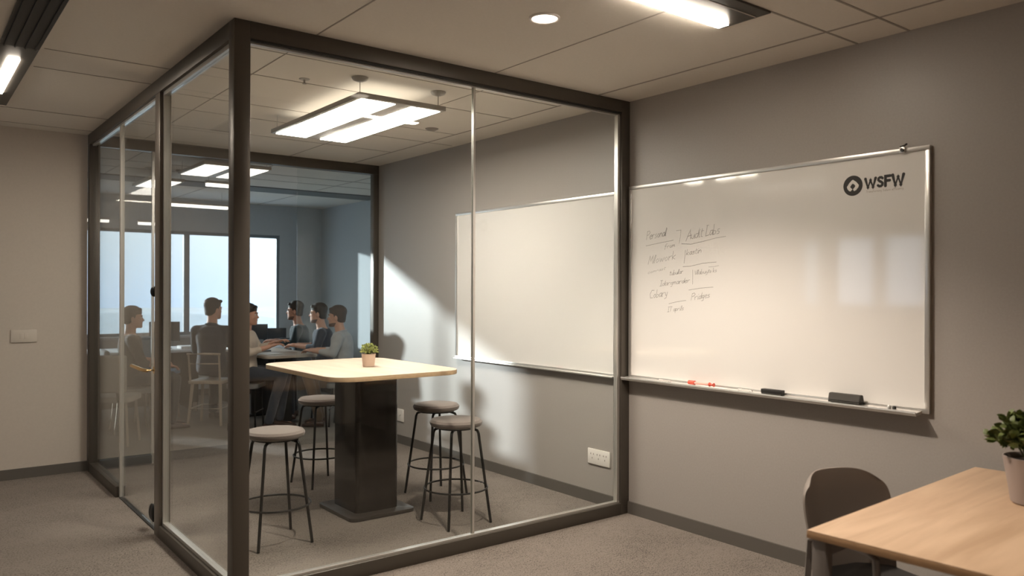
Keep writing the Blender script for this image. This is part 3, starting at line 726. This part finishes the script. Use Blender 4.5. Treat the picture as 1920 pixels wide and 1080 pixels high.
def make_stool(label, loc, rz):
    t = thing('bar_stool', label, 'stool', loc, rz, 'bar stools round the high table'); sh = .70; R0 = .178
    bm = BM(); add_lathe(bm, [(0, sh-.052), (R0-.02, sh-.052), (R0-.006, sh-.044), (R0, sh-.030), (R0, sh-.020), (R0-.012, sh-.006), (R0-.05, sh), (0, sh+.002)], seg=48); obj('seat_cushion', bm, M_CUSH, t)
    bm = BM(); add_lathe(bm, [(0, sh-.064), (R0-.04, sh-.064), (R0-.036, sh-.0521), (0, sh-.0521)], seg=40); obj('seat_base', bm, M_STEEL, t)
    for k in range(4):
        a = PI/4+k*PI/2; c, s = math.cos(a), math.sin(a)
        bm = BM(); pts = [(c*.08, s*.08, sh-.0725), (c*.125, s*.125, sh-.0725), (c*.146, s*.146, sh-.080), (c*.155, s*.155, sh-.10)]
        n_ = 6
        for j in range(1, n_+1):
            f = j/n_; pts.append((c*(.155+.085*f), s*(.155+.085*f), (sh-.10)*(1-f)+.002*f))
        add_tube(bm, pts, .0095, 10); obj('leg', bm, M_STEEL, t)
    rr = .155+.085*(1-.24/.60); rr += .008
    bm = BM(); add_tube(bm, [(rr*math.cos(2*PI*k/40), rr*math.sin(2*PI*k/40), .235) for k in range(40)], .0065, 8, closed=True); obj('foot_ring', bm, M_STEEL, t)
    return t
st = make_stool('bar stool nearest the corner post, at the left front of the high table', (-2.215, .90, 0), 0)
dup(st, (-1.36, 2.13, 0), .1, 'bar stool half hidden behind the dark pedestal, at the far side')
dup(st, (-.80, 1.27, 0), .05, 'bar stool nearest the taupe wall, right behind another stool')
dup(st, (-1.085, .57, 0), 0, 'bar stool at the right front of the table, overlapping the glass joint')

# ------------------------------------------------------------------ plants
def leaf(bm, p, d, ln, wd, roll):
    d = d.normalized(); s, u = frame_of(d); Rm = Matrix.Rotation(roll, 3, d); s = Rm @ s; u = Rm @ u
    pr = [(0, .12), (.3, .85), (.6, 1), (.85, .55), (1, .02)]
    P = []
    for f, k in pr:
        c = p+d*ln*f+u*(-.25*ln*f*f)
        P.append((bm.verts.new(c-s*wd*k*.5+u*wd*.12*k), bm.verts.new(c-u*wd*.0), bm.verts.new(c+s*wd*k*.5+u*wd*.12*k)))
    for a, b in zip(P, P[1:]):
        bm.faces.new((a[0], b[0], b[1], a[1])); bm.faces.new((a[1], b[1], b[2], a[2]))
t = thing('potted_plant', 'small green plant in a blush pot on the high table', 'plant', (-1.422, 1.188, TZT))
bm = BM(); add_lathe(bm, [(0, .0005), (.038, .0005), (.041, .003), (.050, .088), (.050, .092), (.046, .092), (.044, .082), (0, .082)], seg=36); obj('pot', bm, M_POT, t)
bm = BM(); add_lathe(bm, [(0, .0825), (.0425, .0825), (.030, .089), (0, .091)], seg=20); obj('soil', bm, M_SOIL, t)
bm = BM(); sb = BM()
for i in range(210):
    a = random.uniform(0, 2*PI); e = math.asin(random.uniform(.05, 1)); rr = random.uniform(.6, 1)
    d = Vector((math.cos(a)*math.cos(e), math.sin(a)*math.cos(e), math.sin(e)*.95))
    tip = Vector((0, 0, .098))+Vector((d.x*.068, d.y*.068, d.z*.072))*rr
    if i % 3 == 0: add_tube(sb, [Vector((d.x*.012, d.y*.012, .090)), tip*.5+Vector((0, 0, .05)), tip], .0011, 5)
    for k in range(7):
        dd = (d+Vector((random.uniform(-.9, .9), random.uniform(-.9, .9), random.uniform(-.5, .9)))).normalized()
        leaf(bm, tip-dd*.004, dd, random.uniform(.010, .015), random.uniform(.006, .009), random.uniform(0, 6))
f = obj('foliage', bm, M_LEAF1, t); obj('stems', sb, M_STEM, t)

t = thing('potted_plant', 'leafy green plant in a mauve grey pot on the oak table', 'plant', (-.625, -2.735, .75))
bm = BM(); add_lathe(bm, [(0, .0005), (.075, .0005), (.082, .006), (.107, .165), (.109, .178), (.104, .180), (.098, .172), (.095, .155), (0, .155)], seg=44); obj('pot', bm, M_POTF, t)
bm = BM(); add_lathe(bm, [(0, .1555), (.094, .1555), (.06, .166), (0, .170)], seg=24); obj('soil', bm, M_SOIL, t)
bm = BM(); sb = BM()
for i in range(95):
    a = random.uniform(0, 2*PI); e = random.uniform(.0, 1.45); d = Vector((math.cos(a)*math.cos(e), math.sin(a)*math.cos(e), math.sin(e)))
    R_ = random.uniform(.11, .17)
    base = Vector((d.x*.03, d.y*.03, .166)); mid = base+Vector((d.x*.04, d.y*.04, .06+.02*d.z)); tip = Vector((d.x*R_, d.y*R_, .225+d.z*.135*random.uniform(.75, 1.1)))
    pts = [base, mid, tip]; add_tube(sb, pts, .0022, 6)
    for k in range(10):
        p = mid.lerp(tip, random.uniform(.3, 1)); dd = (d*.8+Vector((random.uniform(-1, 1), random.uniform(-1, 1), random.uniform(-.5, .8)))).normalized()
        leaf(bm, p, dd, random.uniform(.026, .042), random.uniform(.018, .028), random.uniform(0, 6))
obj('foliage', bm, M_LEAF2, t); obj('stems', sb, M_STEM, t)

# ------------------------------------------------------------------ foreground table and chair
t = thing('office_table', 'oak topped table in the right foreground', 'table', (-1.628, -2.386, 0), math.radians(2.7))
bm = BM(); add_box(bm, 0, 1.515, -.9, 0, .722, .746, .002); obj('tabletop_edge', bm, M_OAK_E, t)
bm = BM(); add_box(bm, 0.001, 1.514, -.899, -.001, .7461, .75, .001); obj('tabletop', bm, M_OAK, t)
for (x_, y_) in ((.012, -.062), (1.453, -.062), (.012, -.888), (1.453, -.888)):
    bm = BM(); add_box(bm, x_, x_+.05, y_, y_+.05, .001, .7219, .004); obj('leg', bm, M_TLEG, t)
bm = BM(); add_box(bm, .0625, 1.4525, -.05, -.03, .66, .7219, .002); obj('apron', bm, M_TLEG, t)

t = thing('shell_chair', 'warm grey shell chair tucked behind the oak table', 'chair', (-1.11, -2.375, 0), math.radians(164))
# local: faces +Y, backrest at -Y
bm = BM(); NU, NV = 41, 30; outer = []; inner = []
for j in range(NV):
    f = j/(NV-1); ro, ri = [], []
    for i in range(NU):
        a = (i/(NU-1)-.5)*2                       # -1..1 across
        g_ = max(0, (f-.35)/.65)
        wv = .225*(.86+.14*math.sin(min(1, f*1.3)*PI/2))*(1-.20*g_**6)
        zz = .44+.395*f-.040*(abs(a)**5)*g_**3
        x_ = a*wv; y_ = -.215-.045*f+.115*(abs(a)**2.2)*(1-.30*f)
        ed = .35+.65*math.sqrt(max(0, 1-max(abs(a)**9, f**9)))
        ro.append(bm.verts.new((x_, y_-.013*ed, zz))); ri.append(bm.verts.new((x_, y_+.013*ed, zz)))
    outer.append(ro); inner.append(ri)
for g, fl in ((outer, 0), (inner, 1)):
    for j in range(NV-1):
        for i in range(NU-1):
            q = (g[j][i], g[j][i+1], g[j+1][i+1], g[j+1][i]); bm.faces.new(q if fl else q[::-1])
loop_o = outer[0][:]+[outer[j][-1] for j in range(1, NV)]+outer[-1][:-1][::-1]+[outer[j][0] for j in range(NV-2, 0, -1)]
loop_i = inner[0][:]+[inner[j][-1] for j in range(1, NV)]+inner[-1][:-1][::-1]+[inner[j][0] for j in range(NV-2, 0, -1)]
for i in range(len(loop_o)):
    k = (i+1) % len(loop_o); bm.faces.new((loop_o[i], loop_o[k], loop_i[k], loop_i[i]))
obj('backrest', bm, M_CHAIR, t)
bm = BM(); add_prism(bm, rrect(-.190, .190, -.20, .23, .08, 8), .425, .458, .008); obj('seat', bm, mat('dark_seat_pad', (.03, .027, .025), .8), t)
for sx_ in (-1, 1):
    bm = BM(); add_tube(bm, [(sx_*.205, -.16, .44), (sx_*.21, -.14, .60), (sx_*.21, -.08, .635), (sx_*.21, .14, .635), (sx_*.21, .18, .62), (sx_*.205, .19, .44)], .013, 12); obj('armrest', bm, M_TLEG, t)
    for sy_ in (-1, 1):
        bm = BM(); add_tube(bm, [(sx_*.16, sy_*.15, .424), (sx_*.215, sy_*.21, .002)], [.014, .010], 12); obj('leg', bm, M_TLEG, t)

# ------------------------------------------------------------------ office furniture
def meeting_table():
    t = thing('meeting_table', 'pale topped office table the seated men lean on', 'table', (-.50, 5.50, 0))
    bm = BM(); add_prism(bm, rrect(-.32, .32, -.72, .85, .08, 6), .79, .82, .004); obj('tabletop', bm, mat('beige_laminate', (.42, .36, .30), .45), t)
    for y_ in (-.42, .34):
        bm = BM(); add_box(bm, -.10, .10, y_-.03, y_+.03, .03, .7899, .004); obj('leg', bm, M_BLACK, t)
        bm = BM(); add_box(bm, -.20, .20, y_-.04, y_+.04, .001, .0299, .004); obj('foot', bm, M_BLACK, t)
meeting_table()
t = tag(obj('paper_sheet', (lambda b: (add_box(b, -.11, .11, -.15, .15, 0, .004), b)[1])(BM()), M_PAPER, smooth=False), 'white papers on the near part of the meeting table', 'paper'); t.location = (-.66, 5.13, .8208); t.rotation_euler = (0, 0, .2)
t = tag(obj('paper_sheet', (lambda b: (add_box(b, -.10, .10, -.14, .14, 0, .003), b)[1])(BM()), M_PAPER, smooth=False), 'white sheet farther along the meeting table', 'paper'); t.location = (-.50, 5.95, .8208); t.rotation_euler = (0, 0, -.3)
t = thing('laptop', 'flat grey laptop on the meeting table', 'laptop', (-.62, 5.62, .8205), -1.45)
bm = BM(); add_box(bm, -.16, .16, -.11, .11, 0, .012, .003); obj('base', bm, M_LAPT, t)
bm = BM(); add_box(bm, -.16, .16, -.11, .11, .0125, .020, .003); obj('lid', bm, M_LAPT, t)

def desk(label, x0, x1, y0, y1, z=.80):
    t = thing('office_desk', label, 'desk', ((x0+x1)/2, (y0+y1)/2, 0)); w, d = (x1-x0)/2, (y1-y0)/2
    bm = BM(); add_box(bm, -w, w, -d, d, z-.03, z, .004); obj('desktop', bm, M_WTOP, t)
    bm = BM(); add_box(bm, -w+.02, w-.02, -d+.04, -d+.07, .12, z-.0301); obj('modesty_panel', bm, M_WALNUT, t)
    for s in (-1, 1):
        bm = BM(); add_box(bm, s*(w-.035)-.015, s*(w-.035)+.015, -d+.0705, d-.03, .001, z-.0301); obj('side_panel', bm, M_WALNUT, t)
        bm = BM(); add_box(bm, s*(w-.06)-.02, s*(w-.06)+.02, -d+.03, -d+.0705, .001, .1199); obj('foot', bm, M_BEECH, t)
    return t
desk('white topped desk with dark walnut front behind the two men on the left', -2.62, -.98, 6.62, 7.42)
desk('white topped desk below the right end of the window', -.45, 1.15, 7.0, 7.7, .76)
def monitor(label, x, y, z, rz, w, h):
    t = thing('monitor', label, 'monitor', (x, y, z+.0005), rz)
    bm = BM(); add_box(bm, -w/2, w/2, -.018, .018, .10, .10+h, .004); obj('screen_housing', bm, M_SCREEN, t)
    bm = BM(); add_box(bm, -.025, .025, .0, .017, .008, .0999); add_tube(bm, [(0, 0, 0), (0, 0, .008)], .09, 24); obj('stand', bm, M_SCREEN, t)
monitor('dark monitor seen from behind between the two men on the left', -1.33, 7.0, .80, math.radians(-25), .37, .25)
monitor('dark monitor by the window behind the man in cream', -.08, 7.3, .76, math.radians(-30), .44, .22)
t = thing('monitor', 'small dark screen glimpsed low beside the right monitor', 'monitor', (.3, 7.4, .7605), -.4)
bm = BM(); add_box(bm, -.16, .16, -.015, .015, .07, .25, .004); obj('screen_housing', bm, M_SCREEN, t)
bm = BM(); add_box(bm, -.02, .02, 0, .014, .006, .0699); add_tube(bm, [(0, 0, 0), (0, 0, .006)], .07, 20); obj('stand', bm, M_SCREEN, t)
for k, (x_, lab) in enumerate(((-1.62, 'white paper stack left of the left monitor'), (-1.08, 'white paper stack right of the left monitor'))):
    t = tag(obj('paper_stack', (lambda b: (add_box(b, -.10, .10, -.13, .13, 0, .035, .002), b)[1])(BM()), M_PAPER), lab, 'paper'); t.location = (x_, 6.85, .8005)

def wood_chair(label, loc, rz, seat=.50, m=M_BEECH, group=None):
    t = thing('wooden_chair', label, 'chair', loc, rz, group)
    bm = BM(); add_prism(bm, rrect(-.20, .20, -.20, .20, .03, 5), seat-.035, seat, .005); obj('seat', bm, m, t)
    for sx_ in (-1, 1):
        bm = BM(); add_tube(bm, [(sx_*.16, .15, seat-.0355), (sx_*.19, .19, .002)], [.019, .014], 10); obj('leg', bm, m, t)
        bm = BM(); add_tube(bm, [(sx_*.16, -.15, seat-.0355), (sx_*.19, -.20, .002)], [.019, .014], 10); obj('leg', bm, m, t)
        bm = BM(); add_tube(bm, [(sx_*.17, -.185, seat+.001), (sx_*.175, -.23, seat+.32)], [.013, .011], 10); obj('back_post', bm, m, t)
    bm = BM(); add_tube(bm, [(-.19, -.232, seat+.31), (0, -.245, seat+.315), (.19, -.232, seat+.31)], .013, 10); obj('top_rail', bm, m, t)
    bm = BM(); add_tube(bm, [(-.17, -.218, seat+.20), (0, -.228, seat+.20), (.17, -.218, seat+.20)], .008, 8); obj('cross_rail', bm, m, t)
    zz = .20
    for a, b in (((-.175, .175), (.175, .175)), ((-.175, -.182), (.175, -.182)), ((-.175, .17), (-.175, -.18)), ((.175, .17), (.175, -.18))):
        bm = BM(); add_tube(bm, [(*a, zz), (*b, zz)], .009, 8); obj('stretcher', bm, m, t)
    return t
def low_stool(label, loc, rz, seat=.52):
    t = thing('upholstered_stool', label, 'stool', loc, rz)
    bm = BM(); add_prism(bm, rrect(-.19, .19, -.18, .18, .06, 6), seat-.055, seat, .012); obj('seat', bm, M_GREYF, t)
    for sx_ in (-1, 1):
        for sy_ in (-1, 1):
            bm = BM(); add_tube(bm, [(sx_*.13, sy_*.13, seat-.056), (sx_*.15, sy_*.15, .002)], .013, 10); obj('leg', bm, M_BLACK, t)
    bm = BM(); add_tube(bm, [(-.15, -.145, .2), (.15, -.145, .2)], .009, 8); add_tube(bm, [(-.15, .145, .2), (.15, .145, .2)], .009, 8); obj('stretcher', bm, M_BLACK, t)
    return t
def padded_chair(label, loc, rz, seat=.50, m=None):
    t = thing('padded_chair', label, 'chair', loc, rz); m = m or M_GREYF
    bm = BM(); add_prism(bm, rrect(-.22, .22, -.20, .22, .06, 6), seat-.06, seat, .012); obj('seat', bm, m, t)
    bm = BM()
    add_box(bm, -.21, .21, -.29, -.235, seat+.05, seat+.42, .025, 4); obj('backrest', bm, m, t)
    for sx_ in (-1, 1):
        bm = BM(); add_tube(bm, [(sx_*.12, -.262, seat+.06), (sx_*.12, -.235, seat-.03), (sx_*.12, -.18, seat-.05)], .012, 8); obj('back_support', bm, M_BLACK, t)
        for sy_ in (-1, 1):
            bm = BM(); add_tube(bm, [(sx_*.17, sy_*.15, seat-.061), (sx_*.20, sy_*.19, .002)], .012, 8); obj('leg', bm, M_BEECH, t)
    return t

# ------------------------------------------------------------------ people
def cap_limb(bm, p0, r0, p1, r1, seg=14):
    p0, p1 = Vector(p0), Vector(p1); d = (p1-p0); L_ = d.length; d.normalize(); pts, rs = [], []
    for k in range(5):
        a = PI/2*k/4; pts.append(p0-d*r0*math.cos(a)); rs.append(max(1e-4, r0*math.sin(a)))
    for k in range(1, 5):
        pts.append(p0.lerp(p1, k/5)); rs.append(r0+(r1-r0)*k/5)
    for k in range(5):
        a = PI/2*k/4; pts.append(p1+d*r1*math.sin(a)); rs.append(max(1e-4, r1*math.cos(a)))
    add_tube(bm, pts, rs, seg)
def loft(bm, rings, seg=24):
    """rings: (center, half width, half depth, right, fwd)"""
    R_ = []
    for c, a, b, rt, fw_ in rings:
        R_.append([bm.verts.new(Vector(c)+rt*a*math.cos(2*PI*k/seg)+fw_*b*math.sin(2*PI*k/seg)) for k in range(seg)])
    for A, B in zip(R_, R_[1:]):
        for k in range(seg): bm.faces.new((A[k], A[(k+1) % seg], B[(k+1) % seg], B[k]))
    bm.faces.new(R_[0][::-1]); bm.faces.new(R_[-1])
def fuse(name, bm, m, parent, voxel=.008, smooth=4, disp=0):
    bmesh.ops.recalc_face_normals(bm, faces=bm.faces)
    me = bpy.data.meshes.new(name); bm.to_mesh(me); bm.free()
    tmp = bpy.data.objects.new('tmp', me); COL.objects.link(tmp)
    r = tmp.modifiers.new('r', 'REMESH'); r.mode = 'VOXEL'; r.voxel_size = voxel; r.use_smooth_shade = True
    s = tmp.modifiers.new('s', 'SMOOTH'); s.iterations = smooth; s.factor = .5
    dg = bpy.context.evaluated_depsgraph_get(); dg.update()
    out = bpy.data.meshes.new_from_object(tmp.evaluated_get(dg))
    bpy.data.objects.remove(tmp); bpy.data.meshes.remove(me)
    out.name = name; out.materials.clear(); out.materials.append(m)
    if disp:
        for v in out.vertices:
            n_ = noise.noise(Vector((v.co.x*9, v.co.y*9, v.co.z*5)))+.5*noise.noise(v.co*22)
            v.co += v.normal*n_*disp
    for p in out.polygons: p.use_smooth = True
    o = bpy.data.objects.new(name, out); COL.objects.link(o)
    if parent: o.parent = parent
    return o

def person(label, loc, rz, head_yaw, shirt, trousers, hair, skin=None, seat=.52, lean=.08, arms=None, legs=None,
           sleeve=.95, beard=False, collar=None, head_pitch=0, scale=1.0, hair_len=0):
    skin = skin or M_SKIN
    P = thing('person', label, 'person', loc, rz); P.scale = (scale,)*3
    V = Vector
    rt, up, fw_ = V((1, 0, 0)), V((0, 0, 1)), V((0, 1, 0))
    pel = V((0, 0, seat+.115)); s, c = math.sin(lean), math.cos(lean)
    ax = V((0, s, c))                                   # trunk axis
    fd = V((0, c, -s))
    def tr(h, fy=0): return pel+ax*h+fd*fy
    neck0, neck1 = tr(.47, -.005), tr(.545, .015)
    hc = neck1+V((0, .022, .105))                       # head centre (eye level)
    shl, shr = tr(.405)-rt*.175, tr(.405)+rt*.175
    arms = arms or {}; legs = legs or {}
    def arm(side):
        e, w_ = arms.get(side, ((.25, .10, .18), (.17, .32, .22)))
        sx = -1 if side == 'L' else 1
        return V((sx*e[0], e[1], pel.z+e[2])), V((sx*w_[0], w_[1], pel.z+w_[2]))
    def leg(side):
        k, a = legs.get(side, ((.13, .43, -.04), (.13, .40, None)))
        sx = -1 if side == 'L' else 1
        kn = V((sx*k[0], k[1], pel.z+k[2])); an = V((sx*a[0], a[1], .085 if a[2] is None else a[2]))
        return kn, an
    hipL, hipR = pel-rt*.088+V((0, .02, -.015)), pel+rt*.088+V((0, .02, -.015))
    # --- body
    bm = BM()
    trunk = [(0-.08, .13, .10), (-.02, .155, .115), (.06, .150, .108), (.15, .138, .098), (.25, .150, .108), (.34, .165, .112), (.41, .160, .100), (.455, .10, .078), (.475, .062, .062)]
    loft(bm, [(tr(h, 0), a*.93, b*.93, rt, fd) for h, a, b in trunk])
    cap_limb(bm, tr(.44, 0), .062, neck1, .055); cap_limb(bm, neck1, .055, hc+V((0, -.02, -.03)), .055)
    for side, sh_, hip in (('L', shl, hipL), ('R', shr, hipR)):
        sx = -1 if side == 'L' else 1
        el, wr = arm(side); kn, an = leg(side)
        cap_limb(bm, sh_, .052, el, .038); cap_limb(bm, el, .038, wr, .025)
        cap_limb(bm, hip, .078, kn, .052); cap_limb(bm, kn, .050, an, .034)
        cap_limb(bm, an+V((0, -.03, -.045)), .030, an+V((0, .13, -.055)), .026)
        # hand
        d = (wr-el).normalized(); side_v = d.cross(up); 
        if side_v.length < .2: side_v = rt.copy()
        side_v.normalize(); side_v *= 1; nrm = side_v.cross(d).normalized()   # nrm up-ish
        palm = wr+d*.045
        Mr = Matrix((side_v, d, nrm)).transposed().to_4x4()
        add_ell(bm, palm, (.040, .052, .017), Mr)
        lens = (.072, .080, .074, .058)
        for k in range(4):
            o0 = wr+d*.083+side_v*(k-1.5)*.0195
            m1 = o0+d*lens[k]*.5-nrm*.006; m2 = m1+d*lens[k]*.32-nrm*.018; m3 = m2+d*lens[k]*.12-nrm*.016
            cap_limb(bm, o0-d*.01, .0095, m1, .0088, 8); cap_limb(bm, m1, .0088, m2, .008, 8); cap_limb(bm, m2, .008, m3, .0072, 8)
        ts = side_v*(-sx if True else sx)
        t0 = wr+d*.02+ts*.028; t1 = t0+d*.028+ts*.026-nrm*.006; t2 = t1+d*.03+ts*.006-nrm*.008
        cap_limb(bm, t0, .012, t1, .0105, 8); cap_limb(bm, t1, .0105, t2, .008, 8)
    # --- head (own frame turned by head_yaw about the neck)
    HM = Matrix.Translation(hc) @ Matrix.Rotation(head_yaw, 4, 'Z') @ Matrix.Rotation(-head_pitch, 4, 'X')
    hrt, hfw = (HM.to_3x3() @ rt), (HM.to_3x3() @ fw_)
    def hp(x, y, z): return HM @ V((x, y, z))
    prof = [(-.115, .026, .030, .060), (-.100, .044, .050, .045), (-.075, .056, .066, .030), (-.045, .063, .078, .018), (-.01, .069, .088, .006), (.03, .074, .094, -.004),
            (.065, .072, .092, -.010), (.092, .060, .076, -.012), (.110, .038, .050, -.013), (.118, .012, .016, -.013)]
    loft(bm, [(hp(0, cy, z), a, b, hrt, hfw) for z, a, b, cy in prof])
    add_ell(bm, hp(0, .098, -.030), (.013, .020, .013)); cap_limb(bm, hp(0, .088, .006), .007, hp(0, .104, -.026), .010, 8)   # nose
    cap_limb(bm, hp(-.030, .086, .016), .010, hp(.030, .086, .016), .010, 8)          # brow
    cap_limb(bm, hp(-.014, .088, -.062), .0075, hp(.014, .088, -.062), .0075, 8)       # mouth
    add_ell(bm, hp(0, .080, -.098), (.020, .018, .014))                                # chin
    for sx in (-1, 1):
        add_ell(bm, hp(sx*.071, .0, -.015), (.010, .020, .032), Matrix.Rotation(head_yaw, 4, 'Z'))
        cap_limb(bm, hp(sx*.03, .072, -.026), .018, hp(sx*.042, .055, -.040), .018, 8)
    fuse('body', bm, skin, P, .0062, 2)
    for sx in (-1, 1):
        bm = BM(); add_ell(bm, hp(sx*.030, .083, .000), (.0125, .0085, .0085), HM.to_3x3().to_4x4(), 12, 8); e = obj('eye', bm, M_EYE, P)
        bm = BM(); add_ell(bm, hp(sx*.030, .0905, .000), (.0055, .003, .0055), HM.to_3x3().to_4x4(), 10, 6); obj('iris', bm, M_IRIS, e)
    for sx in (-1, 1):
        bm = BM(); add_tube(bm, [hp(sx*.014, .097, .017), hp(sx*.028, .095, .022), hp(sx*.044, .082, .018)], [.003, .0042, .0025], 8)
        obj('eyebrow', bm, hair, P)
    bm = BM(); add_tube(bm, [hp(-.022, .088, -.060), hp(-.010, .0965, -.059), hp(.010, .0965, -.059), hp(.022, .088, -.060)], [.002, .0042, .0042, .002], 8); obj('lips', bm, M_LIP, P)
    # hair: cap over crown, back and sides, hairline above the forehead
    bm = BM()
    hprof = [(-.070, .052, .050, -.042), (-.045, .064, .064, -.036), (-.01, .0745, .078, -.026), (.025, .081, .092, -.016), (.045, .083, .103, -.012), (.075, .0815, .104, -.012),
             (.102, .070, .088, -.014), (.124, .048, .060, -.014), (.136, .018, .024, -.014)]
    if hair_len: hprof = [(-.088, .055, .052, -.046)]+hprof
    loft(bm, [(hp(0, cy, z), a, b, hrt, hfw) for z, a, b, cy in hprof])
    cap_limb(bm, hp(-.03, .070, .085), .022, hp(.04, .072, .09), .022, 10)
    for sx in (-1, 1): cap_limb(bm, hp(sx*.068, .018, .02), .012, hp(sx*.070, .014, -.012), .007, 8)
    fuse('hair', bm, hair, P, .007, 1, .004)
    if beard:
        bm = BM()
        bp_ = [(-.119, .027, .031, .061), (-.102, .0455, .0515, .0455), (-.080, .0555, .064, .0305), (-.066, .057, .062, .024)]
        loft(bm, [(hp(0, cy, z), a, b, hrt, hfw) for z, a, b, cy in bp_]); fuse('beard', bm, M_STUB, P, .006, 1, .001)
    # --- shirt
    bm = BM()
    loft(bm, [(tr(h, 0), a*1.06+.006, b*1.07+.008, rt, fd) for h, a, b in trunk[:-1]])
    for side, sh_ in (('L', shl), ('R', shr)):
        el, wr = arm(side)
        cap_limb(bm, tr(.405), .075, sh_, .064)
        if sleeve > .5:
            cap_limb(bm, sh_, .066, el, .052); cap_limb(bm, el, .052, el.lerp(wr, (sleeve-.5)*2*.93), .036)
        else: cap_limb(bm, sh_, .066, sh_.lerp(el, sleeve*2), .056)
    if collar:
        q = tr(.462); add_tube(bm, [q+rt*.062*math.cos(a)+fd*.064*math.sin(a)+ax*(.012-.014*math.sin(a)) for a in [2*PI*k/24 for k in range(24)]], .014, 8, closed=True)
    fuse('shirt', bm, shirt, P, .010, 3, .005)
    # --- trousers
    bm = BM()
    loft(bm, [(tr(h, 0), a*1.03+.004, b*1.06+.006, rt, fd) for h, a, b in ((-.10, .12, .10), (-.05, .155, .118), (.0, .158, .118), (.045, .152, .110))])
    for side, hip in (('L', hipL), ('R', hipR)):
        kn, an = leg(side); cap_limb(bm, hip, .092, kn, .066); cap_limb(bm, kn, .066, an+V((0, 0, .02)), .050)
    fuse('trousers', bm, trousers, P, .010, 3, .005)
    for side in 'LR':
        kn, an = leg(side); bm = BM()
        loft(bm, [(an+V((0, -.062, -.055)), .012, .012, rt, up), (an+V((0, -.055, -.048)), .034, .034, rt, up), (an+V((0, 0, -.043)), .040, .040, rt, up),
                  (an+V((0, .07, -.052)), .045, .030, rt, up), (an+V((0, .14, -.058)), .046, .024, rt, up), (an+V((0, .18, -.062)), .032, .018, rt, up), (an+V((0, .195, -.066)), .01, .008, rt, up)], 16)
        obj('shoe', bm, M_SHOE, P)
    return P

def face(dx, dy): return math.atan2(-dx, dy)          # rotation that turns +Y to (dx, dy)
# facing image right is (.79, -.61); facing image left is (-.79, .61); facing away is (.61, .79)
onT = {'L': ((.25, .09, .235), (.13, .33, .255)), 'R': ((.27, .10, .23), (.10, .35, .255))}
person('man in grey brown top at far left, seen through the side glass, facing right', (-2.03, 5.60, 0), face(.98, -.08), -.15, M_TEEBR, M_TROD, M_HAIRB,
       seat=.49, lean=-.04, sleeve=.62, arms={'L': ((.24, .06, .17), (.20, .30, .15)), 'R': ((.25, .08, .16), (.17, .33, .12))})
person('man in slate blue shirt seen from behind on the wooden chair', (-1.17, 5.58, 0), face(.62, .79), -.55, M_NAVY, M_TROD, M_HAIR, seat=.535, lean=.02, collar=True, scale=1.03, arms={'L': ((.22, .10, .18), (.17, .32, .22)), 'R': ((.22, .10, .18), (.17, .32, .22))})
person('man in cream shirt and grey trousers facing right, beside the corner post', (-.955, 5.02, 0), face(.80, -.60), 0, M_CREAM, M_TROG, M_HAIR, seat=.52, lean=-.02, sleeve=.80, collar=True,
       arms={'L': ((.20, .08, .25), (.12, .30, .33)), 'R': ((.24, .08, .23), (.13, .30, .30))},
       legs={'L': ((.12, .42, .0), (.12, .34, None)), 'R': ((.13, .44, -.01), (.13, .29, None))})
person('man in dark teal sweater facing left, farthest along the meeting table', (.12, 6.00, 0), face(-.86, .45), -.05, M_TEAL, M_TROD, M_HAIR, M_SKIN2, seat=.535, lean=.09, sleeve=.9, arms=onT, beard=True)
person('man in navy sweater with dark hair facing left, middle of the three', (.10, 5.22, 0), face(-.84, .5), 0, M_NAVY2, M_TROD, M_HAIR, seat=.52, lean=.10, sleeve=.72, arms=onT, beard=True)
person('man in light grey shirt and brown trousers facing left, nearest the high table plant', (.03, 4.55, 0), face(-.80, .60), 0, M_LGREY, M_TROB, M_HAIRB, seat=.50, lean=.10, sleeve=.82, arms=onT, beard=True, collar=True,
       legs={'L': ((.12, .42, .03), (.12, .27, None)), 'R': ((.12, .42, .02), (.12, .30, None))})

padded_chair('grey padded chair of the man at far left', (-2.03, 5.60, 0), face(.98, -.08), .49)
wood_chair('light wooden chair with open back under the man seen from behind', (-1.17, 5.58, 0), face(.62, .79), .52)
low_stool('dark stool under the man in cream shirt', (-.955, 5.02, 0), face(.80, -.60))
low_stool('dark stool under the man in dark teal sweater', (.12, 6.00, 0), face(-.86, .45))
low_stool('dark stool under the man in navy sweater', (.10, 5.22, 0), face(-.84, .5))
low_stool('dark stool under the man in light grey shirt', (.03, 4.55, 0), face(-.80, .60), .50)
padded_chair('empty blue seated chair in front of the dark desk', (-1.60, 6.25, 0), face(.5, .86), .60, M_BLUEF)
padded_chair('empty grey padded chair behind the left glass panel', (-2.35, 4.9, 0), face(.5, .9), .50, mat('beige_seat_fabric', (.30, .27, .23), .85))

# ------------------------------------------------------------------ outside
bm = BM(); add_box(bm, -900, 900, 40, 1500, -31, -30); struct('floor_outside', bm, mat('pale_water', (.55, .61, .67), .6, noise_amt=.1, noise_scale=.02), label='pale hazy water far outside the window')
bm = BM(); nx, ny = 120, 8
random.seed(3)
G_ = []
for i in range(nx+1):
    x_ = -700+1400*i/nx; row = []
    for j in range(ny+1):
        f = j/ny; h = math.sin(PI*f)*(15+14*noise.noise(Vector((x_*.006, 3.1, 0)))+7*noise.noise(Vector((x_*.03, 1, 0))))
        row.append(bm.verts.new((x_, 560+160*f, -30+max(0, h))))
    G_.append(row)
for i in range(nx):
    for j in range(ny): bm.faces.new((G_[i][j], G_[i+1][j], G_[i+1][j+1], G_[i][j+1]))
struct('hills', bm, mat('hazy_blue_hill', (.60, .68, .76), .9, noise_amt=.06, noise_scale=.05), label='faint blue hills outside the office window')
